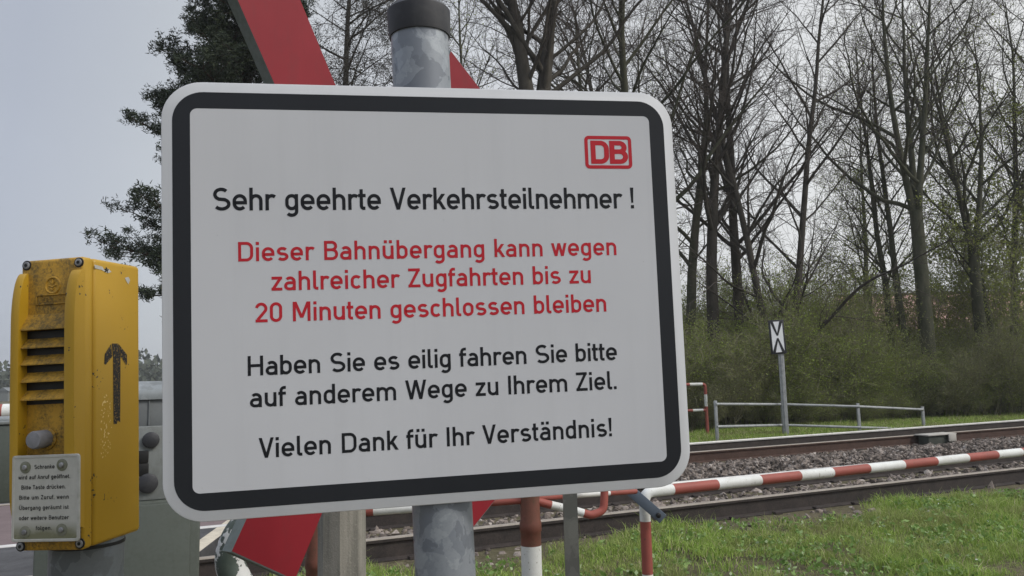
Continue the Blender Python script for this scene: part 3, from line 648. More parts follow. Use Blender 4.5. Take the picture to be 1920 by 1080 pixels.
# ================================================================== CROSSBUCK
XM = poseM((-0.2567, 1.5971, 1.8329), (-0.0036, -0.0101, 0.9315)); th, XW, XL = .5301, .145, .6
gp = on_y(641, 1020, 1.70); gp[2] = 0
cb = thing('crossbuck', 'red and white level crossing cross on a rough concrete post behind the notice board', 'crossing sign', gp)
offx = -Vector(gp); TX = Matrix.Translation(offx)
dirs = {'UL': (-math.sin(th), math.cos(th)), 'UR': (math.sin(th), math.cos(th)), 'LR': (math.sin(th), -math.cos(th)), 'LL': (-math.sin(th), -math.cos(th))}
hx, hz = XW / 2 / math.cos(th), XW / 2 / math.sin(th)
gapv = {('UL', 'UR'): (0, hz), ('UR', 'LR'): (hx, 0), ('LR', 'LL'): (0, -hz), ('LL', 'UL'): (-hx, 0)}
order = ['UL', 'UR', 'LR', 'LL']; out = []; ends = {}
mb = MB(); red0 = .27
for i, k in enumerate(order):
    d = dirs[k]; nrm = (d[1], -d[0])            # clockwise side
    a = gapv[(order[i - 1], k)]; b = gapv[(k, order[(i + 1) % 4])]
    e0 = (d[0] * XL - nrm[0] * XW / 2, d[1] * XL - nrm[1] * XW / 2); e1 = (d[0] * XL + nrm[0] * XW / 2, d[1] * XL + nrm[1] * XW / 2)
    if k == 'UR': e0 = (e0[0] - nrm[0] * .026, e0[1] - nrm[1] * .026)
    m0 = (d[0] * red0 - nrm[0] * XW / 2, d[1] * red0 - nrm[1] * XW / 2); m1 = (d[0] * red0 + nrm[0] * XW / 2, d[1] * red0 + nrm[1] * XW / 2)
    out += [a, e0, e1]
    mb.add([(p[0], 0, p[1]) for p in (a, m0, m1, b)], [[0, 1, 2, 3]], 1); mb.add([(p[0], 0, p[1]) for p in (m0, e0, e1, m1)], [[0, 1, 2, 3]], 0)
mb.add([(p[0], 0, p[1]) for p in (gapv[('UL', 'UR')], gapv[('UR', 'LR')], gapv[('LR', 'LL')], gapv[('LL', 'UL')])], [[0, 1, 2, 3]], 1)
nO = len(out)
def inset(k): # scale outline slightly outwards for the rolled rim
    return [(p[0] * (1 + k), p[1] * (1 + k)) for p in out]
loops = [[(p[0], 0, p[1]) for p in inset(.0)], [(p[0], .0012, p[1]) for p in inset(.0035)], [(p[0], .026, p[1]) for p in inset(.0035)], [(p[0], .026, p[1]) for p in inset(-.02)], [(p[0], .006, p[1]) for p in inset(-.02)]]
loft(mb, loops, 2, False, True)
mb.build('cross_panel', [M['cross_red'], M['cross_white'], M['cross_edge']], cb, 30, TX @ XM)
mb = MB(); s8 = .0505
mb.lathe([(s8, -.4), (s8, 2.10), (s8 * .8, 2.13), (.001, 2.135)], 8, 0, Matrix.Rotation(R_(8), 4, 'Z')); mb.build('concrete_post', M['concrete'], cb, 25)
mb = MB()
for zc in (-.12, .12): mb.box((-.13, .0265, zc - .02), (.05, .034, zc + .02), 0, .002, TX @ XM); mb.box((-.055, .034, zc - .015), (-.02, .16, zc + .015), 0, .002, TX @ XM)
mb.build('bracket', M['galv_far'], cb)

# ================================================================== YELLOW CALL BOX
BM = poseM((-0.6664, 1.0571, 1.407), (0.019, -0.0244, -0.161)); BW, BH, BC, BD = .0963, .39, .0202, .1206
gb = BM @ Vector((BW / 2 + .004, .075, 0)); gb = on_y(162, 1062, gb.y); gb[2] = 0
kb = thing('call_box', 'yellow enamel barrier call box with louvres and black arrow on a grey tube', 'call box', gb)
TB = Matrix.Translation(-Vector(gb)) @ BM
MB().tube([(0, 0, -.3), (0, 0, 1.412)], .0475, 40).build('post', M['galv_dirty'], kb)
MB().lathe([(.0485, 0), (.0485, .004), (.044, .006)], 40, 0, Matrix.Translation((0, 0, 1.402))).build('collar', M['dark'], kb)
def blk(mb, x0, x1, y0, y1, z0, z1, mi, bev, seg=3): return mb.box((x0, y0, z0), (x1, y1, z1), mi, bev, None, seg)
mb = MB(); blk(mb, 0, BW, BC + .0005, BD, 0, BH, 0, .006)
hs_ = mb.build('housing', M['yellow'], kb, 40, TB)
# cover with bulging cheeks, hood and louvres
hitc = lambda x, y, o=0.: plane_hit(x, y, BM, 1, o)
mb = MB(); blk(mb, 0, BW, 0, BC, 0, BH, 1, .005)
ck = [(0.004, .37)] + [(-.0165 * math.sin(a), .372 - .072 * (1 - math.cos(a)) / 1.0) for a in np.linspace(.12, math.pi / 2, 9)] + [(-.0165, .2), (-.0150, .085)] + [(-.0150 + .0150 * (1 - math.cos(a)), .085 - .055 * math.sin(a)) for a in np.linspace(.2, math.pi / 2, 7)] + [(.004, .028)]
def cheek(xa, xb, mi):
    n = len(ck); c_ = .0022
    L = [[(xa, y, z) for y, z in ck], [(xa + c_, y - (c_ * .4 if y < 0 else 0), z) for y, z in ck], [(xb - c_, y - (c_ * .4 if y < 0 else 0), z) for y, z in ck], [(xb, y, z) for y, z in ck]]
    loft(mb, L, mi)
cheek(.0004, .0125, 0); cheek(BW - .0150, BW - .0002, 0)
xl, xr = .0125, BW - .0150
zh = hitc(88, 615, -.013)[2]
louv = [hitc(88, y_, -.012)[2] for y_ in (649.5, 681, 713.5, 747.5)]
ztop = hitc(95, 586, 0.)[2]
mb.prism([(xl, 0), (xr, 0), (xr, 1), (xl, 1)], 0, 1, 1) if False else None
def slat(za, ya, zb, yb, thk=.003):    # sloping board: back edge (ya,za) down to the front edge (yb,zb)
    mb.add([(x, y, z) for x in (xl - .001, xr + .001) for y, z in ((ya, za), (yb, zb), (yb, zb - .0016), (ya, za - thk))], [[0, 1, 5, 4], [1, 2, 6, 5], [2, 3, 7, 6], [3, 0, 4, 7], [0, 3, 2, 1], [4, 5, 6, 7]], 1)
slat(ztop, .001, zh, -.0135, .004)
sp_ = louv[0] - zh
for zz in louv: slat(zz + .0135, .0005, zz, -.0125)
mb.add([(xl, -.0012, zh - .002), (xr, -.0012, zh - .002), (xr, -.0012, louv[-1] - .0075), (xl, -.0012, louv[-1] - .0075)], [[0, 1, 2, 3]], 2)  # black sheet standing in for the shade inside the louvre cavity
# raised maker's roundel and name plate
lc = hitc(99, 535)
def torus_y(cx, cz, R1, r1, y, mi, n=28):
    mb.tube([(cx + R1 * math.cos(2 * math.pi * i / n), y, cz + R1 * math.sin(2 * math.pi * i / n)) for i in range(n)], r1, 8, mi, closed=True)
torus_y(lc[0], lc[2], .0108, .0016, 0, 1)
for dz, hw in ((.0035, .0035), (-.0012, .006), (-.0052, .003)):
    mb.tube([(lc[0] - hw, -.0002, lc[2] + dz + .0012), (lc[0], -.0002, lc[2] + dz - .0010), (lc[0] + hw, -.0002, lc[2] + dz + .0014)], .0011, 6, 1)
mb.tube([(lc[0], -.0002, lc[2] + .008), (lc[0], -.0002, lc[2] + .002)], .0011, 6, 1)
n0, n1 = hitc(69, 572), hitc(129, 550); nzc = (n0[2] + n1[2]) / 2; nh = .0062
for a, b in (((n0[0], nzc - nh), (n1[0], nzc - nh)), ((n1[0], nzc - nh), (n1[0], nzc + nh)), ((n1[0], nzc + nh), (n0[0], nzc + nh)), ((n0[0], nzc + nh), (n0[0], nzc - nh))):
    mb.box((min(a[0], b[0]) - .0009, -.0018, min(a[1], b[1]) - .0009), (max(a[0], b[0]) + .0009, .0005, max(a[1], b[1]) + .0009), 1, .0004)
mbt = MB(); text(mbt, 'WENZEL', n0[0] + .004, n1[0] - .004, nzc - .0032, .0064, 1, -.0014, 1.1)
mb.add(mbt.v, mbt.f, mbt.m); 
cov = mb.build('cover', [M['yellow'], M['yellow_dirty'], M['dark']], kb, 35, TB)
for f_ in cov.data.polygons:
    if f_.material_index == 1 and f_.normal.x > .5 and f_.center.x > BW - .004: f_.material_index = 0
def yl(prof, x, z, y, nm, mats, par, mi=None, n=24):       # lathe whose axis points out of the cover
    mb = MB(); Mx = frame((x, y, z), (1, 0, 0), (0, 0, 1), (0, -1, 0)); 
    for k in range(len(prof)): mb.lathe(prof[k], n, k, Mx)
    return mb.build(nm, mats, par, 35, TB)
for sx, sy in ((50.5, 498), (148, 492), (39, 1024.5), (150, 1019)):
    p = hitc(sx, sy); yl([[(.0068, -.001), (.0068, .0003), (.0056, .0005)], [(.0050, .0004), (.0050, .0012), (.0044, .0017), (.0024, .0018)], [(.0023, .0016), (.0023, .0021)]], p[0], p[2], -.0002, 'screw', [M['dark'], M['steel'], M['dark']], kb)
p = hitc(88, 822); yl([[(.0150, -.001), (.0150, .002), (.0125, .003)], [(.0118, .001), (.0118, .022), (.0105, .0245), (.006, .0252), (.001, .0254)]], p[0], p[2], 0, 'push_button', [M['yellow_dirty'], M['button']], kb, n=32)
# plate with the calling instructions
PY = -.0185
c0, c1, c2, c3 = (plane_hit(x, y, BM, 1, PY) for x, y in ((20, 856), (148, 850), (148.5, 1012), (23, 1020)))
px0, px1 = (c0[0] + c3[0]) / 2, (c1[0] + c2[0]) / 2; pz0, pz1 = (c2[2] + c3[2]) / 2, (c0[2] + c1[2]) / 2; pw, ph = px1 - px0, pz1 - pz0; pcx, pcz = (px0 + px1) / 2, (pz0 + pz1) / 2
PMt = TB @ Matrix.Translation((px0, PY, pz0))
mb = MB(); rp = lambda i, y: [(p[0] + pw / 2, y, p[1] + ph / 2) for p in rrect(pw - 2 * i, ph - 2 * i, .004 - min(i, .002), 5)]
loft(mb, [rp(0, .0025), rp(0, .0006), rp(.0006, 0), rp(.0032, 0), rp(.0038, .0006)], 1, True, True); mb.m[-1] = 0
mb.m[-1] = 0
rows = ('Schranke', 'wird auf Anruf geöffnet.', 'Bitte Taste drücken.', 'Bitte um Zuruf, wenn', 'Übergang geräumt ist', 'oder weitere Benutzer', 'folgen.')
spans = ((.335, .635), (.095, .865), (.145, .80), (.115, .845), (.115, .845), (.115, .85), (.365, .60))
for k, (s_, (a, b)) in enumerate(zip(rows, spans)):
    text(mb, s_, a * pw, b * pw, ph * (1 - .155 - .1175 * k) - .0005, .0053, 2, .0002, 1.3, step=8e-6)
mb.build('instruction_plate', [M['plate'], M['plate_rim'], M['plate_text']], kb, 30, PMt)
for fx, fz in ((.20, .862), (.745, .878), (.205, .115), (.745, .135)):
    mb = MB(); Mx = frame((fx * pw, .0004, fz * ph), (1, 0, 0), (0, 0, 1), (0, -1, 0))
    mb.lathe([(.0078, -.001), (.0078, .0004), (.0072, .0006)], 24, 0, Mx); mb.lathe([(.0034, 0), (.0034, .002), (.0026, .003), (.0012, .0033)], 16, 1, Mx)
    mb.build('plate_screw', [M['washer'], M['steel']], kb, 35, PMt)
# arrow and sticker remains on the side
hs2 = lambda x, y: plane_hit(x, y, BM, 0, BW + .0004)
mb = MB()
def decal(pp, mi): mb.add([tuple(hs2(x, y)) for x, y in pp], [list(range(len(pp)))], mi)
decal([(209.5, 644), (221.5, 644), (226, 668), (225.5, 792), (221, 788), (219, 795), (213, 795), (212, 668)], 0)
decal([(208, 645), (211, 668), (198, 684), (195.5, 682), (196.5, 664)], 0); decal([(222.5, 645), (238, 665), (238.5, 683), (236, 684), (226.5, 668)], 0)
mb.build('arrow', [M['arrow']], kb, 0, TB); mb = MB()
decal([(177, 496), (192, 500), (195, 505), (204, 504), (209, 510), (202, 512), (190, 506), (178, 503)], 1); decal([(199, 500), (201.5, 504), (205, 505), (202, 508), (203, 513), (199.5, 509), (196, 511), (197, 507), (194, 504), (198, 504)], 2)
mb.build('sticker_remains', [M['arrow'], M['plate_rim'], M['dark']], kb, 0, TB); mb = MB()
decal([(234, 521), (241, 519), (244, 525), (241, 533), (238, 529)], 1)
mb.build('paint_chip', [M['arrow'], M['plate_rim'], M['dark']], kb, 0, TB)

# ================================================================== BARRIER DRIVE (grey cabinet behind the call box)
QC = 2.8
def tz(x, y, q=QC): P = on_q(x, y, q); return float(P @ D), float(P[2])
TA, TBb = tz(64, 1000)[0], tz(375, 1000)[0]; ztop_c = tz(300, 938)[1]
DM = frame((0, 0, 0), D, N, (0, 0, 1))
bd_o = tr((TA + TBb) / 2, QC + .22, 0)
bd = thing('barrier_drive', 'grey green barrier drive cabinet behind the yellow call box', 'barrier drive', bd_o)
TD = Matrix.Translation(-Vector(bd_o)) @ DM
MB().box((TA, QC, -.05), (TBb, QC + .45, ztop_c), 0, .008).build('cabinet', M['cabinet'], bd, 35, TD)
t1_, t2_ = tz(101, 1000)[0], tz(356, 1000)[0]; MB().box((t1_, QC - .012, .1), (t2_, QC - .001, ztop_c - .01), 0, .004).build('door', M['cabinet'], bd, 35, TD)
ta_, tb_ = tz(180, 850)[0], tz(335, 850)[0]; za_, zb_ = ztop_c + .001, tz(290, 799)[1]
mb = MB(); mb.box((ta_, QC + .012, za_), (tb_, QC + .03, zb_), 0, .004); pm = mb.build('mounting_plate', M['cabinet_light'], bd, 35, TD)
for hx_, hy_, rr_ in ((283, 825, .026), (277, 906, .031)):
    mb = MB(); tt, z2 = tz(hx_, hy_, QC + .01); mb.lathe([(rr_, 0), (rr_, .012), (rr_ * .8, .016), (.001, .017)], 24, 0, frame((tt, QC + .014, z2), (1, 0, 0), (0, 0, 1), (0, -1, 0))); mb.build('bolt', M['rubber'], bd, 35, TD)  # upper bolt, lower hole; surrounding shade put into their near-black colour
for hx_, hy_ in ((267, 857), (267, 881)):
    mb = MB(); tt, z2 = tz(hx_, hy_, QC + .01); mb.box((tt - .025, QC + .009, z2 - .02), (tt + .018, QC + .013, z2 + .02), 0, .003); mb.build('slot', M['dark'], bd, 35, TD)
th0, z3 = tz(195, 752, QC + .1); th1 = tz(340, 752, QC + .1)[0]; z4 = tz(290, 714, QC + .1)[1]
hr = (z4 - z3) * .55
mb = MB(); mb.box((th0, QC + .06, zb_ - .02), (th1, QC + .34, z3), 0, .004)
mb.box((tz(280, 775, QC + .06)[0] - .002, QC + .055, zb_), (tz(280, 775, QC + .06)[0] + .002, QC + .0605, z3), 0, 0); mb.build('upper_housing', M['cabinet_mid'], bd, 35, TD)
pf = [(QC + .05, z3 + .001), (QC + .05, z3 + hr * .5)] + [(QC + .05 + .15 * (1 - math.cos(a)), z3 + hr * .5 + (z4 - z3 - hr * .5) * math.sin(a)) for a in np.linspace(.3, math.pi - .3, 12)] + [(QC + .35, z3 + hr * .5), (QC + .35, z3 + .001)]
mb = MB(); loft(mb, [[(th0 - .01, y, z) for y, z in pf], [(th1 + .01, y, z) for y, z in pf]], 0); mb.build('hood', M['galv_far'], bd, 50, TD)
tl0, tl1 = tz(-190, 860)[0], tz(66, 860)[0]; zl0, zl1 = tz(10, 945)[1], tz(10, 797)[1]
MB().box((tl0, QC + .02, zl0), (tl1 + .2, QC + .12, zl1), 0, .006).build('counterweight', M['cabinet'], bd, 35, TD)
MB().box((tl0, QC + .015, zl1 + .0005), (tl1 + .2, QC + .125, zl1 + .011), 0, .003).build('top_rail', M['cabinet_light'], bd, 35, TD)
MB().tube([(tl0, QC + .07, tz(10, 789)[1]), (tl1 + .2, QC + .07, tz(10, 789)[1])], .012, 16).build('linkage_rod', M['galv_far'], bd, 40, TD)
# boom of the far barrier, seen between the box and the frame edge
zb1 = on_q(14, 771, 5.6); tbm = float(zb1 @ D)
bo = tr(tbm - 1.5, 5.6, 0); bm_ = thing('barrier_boom', 'white barrier boom with a red band at the left edge beyond the cabinet', 'barrier', bo)
tred = float(on_q(5, 771, 5.6) @ D) - tbm + 1.5
segs = [(-2.5, tred - .75, 0), (tred - .75, tred, 1), (tred, tred + .9, 0), (tred + .9, tred + 1.5, 1)]
mb = MB()
for a, b, mi_ in segs: mb.tube([(a, 0, zb1[2]), (b, 0, zb1[2])], .045, 20, mi_)
o = mb.build('boom', [M['pole_white'], M['pole_red']], bm_, 35); o.matrix_local = Matrix.Rotation(math.atan2(D[1], D[0]), 4, 'Z')
mb = MB(); mb.box((-2.62, -.14, -.05), (-2.3, .14, 1.55), 0, .02); o = mb.build('stand', M['cabinet'], bm_, 35); o.matrix_local = Matrix.Rotation(math.atan2(D[1], D[0]), 4, 'Z')

# ================================================================== STRIPED RAILINGS
def fillet(P, rad, k=6):
    P = [np.array(p, float) for p in P]; o = [P[0]]
    for i in range(1, len(P) - 1):
        a, b, c = P[i - 1], P[i], P[i + 1]; u = (a - b) / np.linalg.norm(a - b); v = (c - b) / np.linalg.norm(c - b)
        ang = math.acos(max(-1, min(1, float(u @ v)))); d = min(rad / math.tan(ang / 2), .45 * np.linalg.norm(a - b), .45 * np.linalg.norm(c - b))
        s, e = b + u * d, b + v * d
        for j in range(k + 1):
            t_ = j / k; o.append((1 - t_) ** 2 * s + 2 * t_ * (1 - t_) * b + t_ ** 2 * e)
    o.append(P[-1]); return o
def striped(name, path, r, cuts, mats, parent, base, start=0, n=18, taper=None):
    """tube along path; colour changes at the arc lengths in cuts"""
    P = [np.array(p, float) for p in path]; s = [0.]
    for a, b in zip(P, P[1:]): s.append(s[-1] + float(np.linalg.norm(b - a)))
    allS = sorted(set([round(x, 6) for x in s] + [round(c, 6) for c in cuts if 0 < c < s[-1]] + [round(c + .0005, 6) for c in cuts if 0 < c < s[-1] - .001]))
    Q = [np.array([np.interp(x, s, [p[i] for p in P]) for i in range(3)]) - np.array(base) for x in allS]
    mi = [(start + sum(1 for c in cuts if x + 1e-5 >= c)) % 2 for x in allS]
    rr = [r if taper is None else r + (taper - r) * x / s[-1] for x in allS]
    return MB().tube(Q, rr, n, mi).build(name, mats, parent, 40)
RW = [M['pole_red'], M['pole_white']]
# right railing: post, bend, long rail
la, lb = on_z(1238, 920, 1.0), on_z(1920, 847, 1.0); ld = (lb - la) / np.linalg.norm(lb - la)
pp = on_y(1211, 1000, la[1] - .05); pp[2] = 0
end = lb + ld * 2.2
rl_ = thing('striped_railing', 'long red and white striped tube railing with a bent end above the nearest rail', 'railing', pp)
ptop_ = np.array([pp[0], pp[1], la[2]]) ; 
path = fillet([pp - [0, 0, .2], ptop_, la + ld * .08, end], .055, 8)
ss = [0.]
for a, b in zip(path, path[1:]): ss.append(ss[-1] + float(np.linalg.norm(np.array(b) - np.array(a))))
fs_ = np.linspace(0, ss[-1], 4000); PP = np.stack([np.interp(fs_, ss, [p[i] for p in path]) for i in range(3)], -1); pj = proj(PP)
hz_ = PP[:, 2] > la[2] - .02
cut_at = lambda x: float(np.interp(x, pj[hz_][:, 0], fs_[hz_]))
vert = PP[:, 2] < la[2] - .08
cut_v = lambda y: float(np.interp(-y, -pj[vert][:, 1], fs_[vert]))
cuts = [cut_v(1076), cut_v(977)] + [cut_at(x) for x in (1260, 1343.5, 1424, 1498, 1559, 1627, 1692, 1753, 1812, 1867, 1913)]
while cuts[-1] < ss[-1]: cuts.append(cuts[-1] + .29)
striped('tube', path, .0285, cuts, [M['pole_white'], M['pole_red']], rl_, pp)
e2 = end - np.array(pp); MB().tube([(e2[0], e2[1], -.2), (e2[0], e2[1], la[2])], .0305, 16).build('end_post', M['pole_white'], rl_)
b0_, b1_ = on_y(1168, 908, pp[1] - .09), on_y(1237, 968, pp[1] - .09); bl = b1_ - b0_; bl /= np.linalg.norm(bl)
bz = np.cross(bl, [0, -1, 0]); bz /= np.linalg.norm(bz); Bm = frame(b0_ - np.array(pp), bl, np.cross(bz, bl), bz); Ln = float(np.linalg.norm(b1_ - b0_))
mb = MB(); mb.box((-.02, -.006, -.027), (Ln + .022, .006, .027), 0, .002, Bm); mb.box((-.02, -.034, -.0275), (Ln + .022, -.0062, -.0225), 0, .001, Bm); 
for yy2 in (.0,): mb.lathe([(.013, .004), (.013, .011), (.009, .014), (.001, .0145)], 12, 1, Bm @ frame((Ln - .01, .0025, 0), (1, 0, 0), (0, 0, -1), (0, 1, 0)))
mb.lathe([(.008, .004), (.008, .009), (.001, .0095)], 10, 1, Bm @ frame((.045, .0025, 0), (1, 0, 0), (0, 0, -1), (0, 1, 0)))
mb.build('hinge_bar', [M['bracket'], M['dark']], rl_)
# left railing: two stout posts, a rail between them and hoops
Y1, Y2 = 3.55, 3.62
q1_, q2_ = on_y(594, 1030, Y1), on_y(996, 1030, Y2); q1_[2] = q2_[2] = 0
lr = thing('tube_barrier', 'rusty red and white frame of two stout posts and hoops below the notice board', 'railing', q2_)
zt1, zt2 = 1.62 - (945 - 718) * Y1 / FPX, 1.62 - (905 - 707) * Y2 / FPX
def stout(P, ztop, r, zw, mats):
    mb = MB(); b = P - q2_; Mx = Matrix.Translation(Vector((b[0], b[1], 0)))
    mb.lathe([(r, -.2), (r, zw)], 28, 1, Mx); mb.lathe([(r, zw + .0003), (r, zw + .06), (r * 1.07, zw + .064), (r * 1.07, zw + .1), (r * .97, zw + .115), (r * .97, ztop), (r * .6, ztop + .012), (.001, ztop + .014)], 28, 0, Mx)
    return mb.build('post', mats, lr, 40)
stout(q1_, zt1, .0475, 1.62 - (1076 - 717) * Y1 / FPX, [M['pole_rust'], M['pole_white']])
stout(q2_, zt2, .0465, 1.62 - (1009 - 706) * Y2 / FPX, [M['pole_rust'], M['pole_white']])
a, b = on_y(600, 963, Y1), on_y(996, 937, Y2); L_ = float(np.linalg.norm(b - a))
striped('rail', [a, b], .028, [L_ * .25, L_ * .62], RW, lr, q2_, 0, 18, .015)
a, b = on_y(1000, 934, Y2), on_y(1192, 921, 4.0); L_ = float(np.linalg.norm(b - a))
striped('rail', [a, b], .0135, [L_ * .32, L_ * .72], RW, lr, q2_)
hp = fillet([on_y(x, y, Y2 + d_) for x, y, d_ in ((1000, 938, 0), (1034, 947, .02), (1080, 958, .05), (1108, 966, .06), (1132, 958, .08), (1134, 905, .1), (1090, 895, .1), (1000, 905, 0))], .05, 6)
hs3 = [0.]
for a, b in zip(hp, hp[1:]): hs3.append(hs3[-1] + float(np.linalg.norm(b - a)))
pjx = proj(np.array(hp))[:, 0]; k_ = int(np.argmax(pjx))
striped('hoop', hp, .0185, [float(np.interp(1033, pjx[:k_], hs3[:k_])), float(np.interp(1094, pjx[:k_], hs3[:k_]))], RW, lr, q2_)
hp = fillet([on_y(x, y, Y1 - .1 + d_) for x, y, d_ in ((594, 925, .1), (520, 948, .05), (452, 985, 0), (425, 1050, 0), (455, 1110, 0), (520, 1150, .05), (594, 1170, .1))], .22, 8)
ph_ = MB().tube([h_ - q2_ for h_ in hp], .063, 24).build('peeling_hoop', M['peel'], lr, 50)
ph_['label'] = 'thick white tube bend peeling to dark green paint'
# slim grey post
gp_ = on_y(1071, 1000, 3.42); gp_[2] = 0
gpo = thing('slim_post', 'slim grey zinc channel post below the notice board', 'post', gp_)
mb = MB(); mb.prism([(-.03, -.012), (.03, -.012), (.03, -.002), (.012, .0), (.012, .03), (-.03, .03)], 0, 1, 0, Matrix(((1, 0, 0, 0), (0, 0, 1, 0), (0, 1, 0, 0), (0, 0, 0, 1))) @ Matrix.Diagonal((1, 1.30, 1, 1)) )
mb.build('channel', M['zinc_olive'], gpo, 25)
mb = MB(); mb.box((-.05, -.05, -.2), (.05, .05, .03), 0, .01); mb.build('foot', M['concrete'], gpo)

# ================================================================== FAR SIDE FURNITURE
ps = on_z(1474, 815, 0.)
so_ = thing('signal_board', 'white board with black crossed wedges on a grey post before the thicket', 'signal', ps)
Ys = ps[1]; zs0, zs1 = on_y(1456, 664, Ys)[2], on_y(1456, 600, Ys)[2]; bw_ = .40
bx = on_y(1456, 632, Ys)[0] - ps[0]; mb = MB(); hh = (zs1 - zs0) / 2
mb.box((-.07, -.03, -.3), (.07, .03, zs1 - .1), 0, .005); mb.box((-.022, -.05, -.3), (.022, -.028, zs0 - .02), 0, 0); mb.build('post', M['zinc_light'], so_)
BMt = Matrix.Translation((bx, -.07, (zs0 + zs1) / 2)) @ Matrix.Rotation(R_(-2), 4, 'Y'); mb = MB()
mb.box((-bw_ / 2, 0, -hh), (bw_ / 2, .025, hh), 0, .008); iw, ih = bw_ / 2 - .05, hh - .045
mb.add([(-iw, -.004, -ih), (iw, -.004, -ih), (iw, -.004, ih), (-iw, -.004, ih)], [[0, 1, 2, 3]], 1)
for sgn in (1, -1):
    P_ = [(-iw, ih), (-iw + .068, ih), (0, .10), (iw - .068, ih), (iw, ih), (iw, ih - .03), (0.02, .03), (-.02, .03), (-iw, ih - .03)]
    mb.add([(x, -.008, z * sgn) for x, z in P_], [[0, 1, 2, 7, 8], [2, 3, 4, 5, 6, 7]], 0)
mb.build('board', [M['sign_black'], M['board_white']], so_, 30, BMt)
# grey two-rail fence
fp = [(1341, 752, 18.6), (1466, 753, 20.3), (1608, 757, 20.1), (1729, 763, 21.4)]
tops = [on_y(x, y, Y) for x, y, Y in fp]; f0 = tops[0].copy(); f0[2] = 0
fe = thing('fence', 'low grey two rail tube fence in front of the thicket', 'fence', f0)
for T_ in tops: b = T_ - f0; MB().box((b[0] - .036, b[1] - .036, -.4), (b[0] + .036, b[1] + .036, T_[2] + .01), 0, .01).build('post', M['zinc_light'], fe)
for k in range(3):
    for dz in (-.07, -.60):
        a, b = tops[k] - f0, tops[k + 1] - f0; MB().tube([a + [0, -.04, dz], b + [0, -.04, dz]], .032, 12).build('rail', M['zinc_light'], fe)
# red-white hoop barrier
hb = on_z(1327, 815, -.02); Yh = hb[1]; hb[2] = 0
ho = thing('hoop_barrier', 'red and white tube hoop at the board edge beyond the tracks', 'barrier', hb)
zt = on_y(1327, 720, Yh)[2]; zm = on_y(1310, 769, Yh)[2]
path = fillet([hb - [0, 0, .3], hb + [0, 0, zt], hb + [-1.5, -.35, zt], hb + [-1.5, -.35, -.3]], .09, 6); tt = zt + .3
striped('frame', path, .042, [tt * .635, tt * .83, tt + .05, tt + .42, tt + .8, tt + 1.1, tt + 1.7, tt + 2.0], RW, ho, hb)
striped('cross_bar', [hb + [0, 0, zm], hb + [-1.5, -.35, zm]], .036, [.1, .4, .8, 1.1], RW, ho, hb)
# cable box beside the far track
cbq = QF1 - .28; c0, c1 = on_q(1737, 820, cbq), on_q(1783, 820, cbq); cA = (c0 + c1) / 2; cA[2] = 0
cx_ = thing('cable_box', 'squat box with a pale lid beside the far track', 'box', cA); zt = on_q(1760, 813, cbq)[2]; Rz = Matrix.Rotation(math.atan2(D[1], D[0]), 4, 'Z'); wl = float(np.linalg.norm(c1 - c0)) / 2
mb = MB(); mb.box((-wl, -.05, -.1), (wl, .2, zt - .03), 0, .02); o = mb.build('body', M['box_body'], cx_); o.matrix_local = Rz
mb = MB(); mb.box((-wl - .06, -.1, zt - .03), (wl + .06, .24, zt), 0, .01); mb.box((wl * .4, -.13, zt - .17), (wl * 1.02, -.101, zt - .005), 0, .02); o = mb.build('lid', M['lid'], cx_); o.matrix_local = Rz

# house behind the trees
Yh = 62.; ha, hb_ = on_y(1625, 560, Yh), on_y(2030, 535, Yh); zr = on_y(1760, 540, Yh)[2]; ze = on_y(1760, 612, Yh)[2]; Wd = hb_[0] - ha[0]
hs_o = thing('house', 'house with a pale red tiled roof glimpsed through the trees', 'house', ((ha[0] + hb_[0]) / 2, Yh + 5, 0))
mb = MB(); mb.box((-Wd / 2, -5, -.2), (Wd / 2, 5, ze - .1)); mb.build('wall', M['housewall'], hs_o)
mb = MB(); mb.add([(-Wd / 2 - .5, -5.6, ze - .25), (Wd / 2 + .5, -5.6, ze - .25), (Wd / 2 + .5, 0, zr), (-Wd / 2 - .5, 0, zr), (-Wd / 2 - .5, 5.6, ze - .25), (Wd / 2 + .5, 5.6, ze - .25)], [[0, 1, 2, 3], [3, 2, 5, 4], [0, 3, 4], [1, 5, 2], [0, 4, 5, 1]]); rf = mb.build('roof', M['rooftile'], hs_o, 0)
mb = MB(); mb.tube([(-Wd / 2 - .5, 0, zr + .02), (Wd / 2 + .5, 0, zr + .02)], .14, 8); mb.build('ridge', M['rail_brown'], rf)
for k in range(4):
    x = -Wd / 2 + (k + .5) * Wd / 4; mb = MB(); mb.box((x - .7, -5.03, 1.2), (x + .7, -5.001, 2.6)); fw_ = mb.build('window', M['pole_white'], hs_o); mb = MB(); mb.box((x - .6, -5.05, 1.3), (x + .6, -5.031, 2.5)); mb.build('pane', M['glass'], fw_)

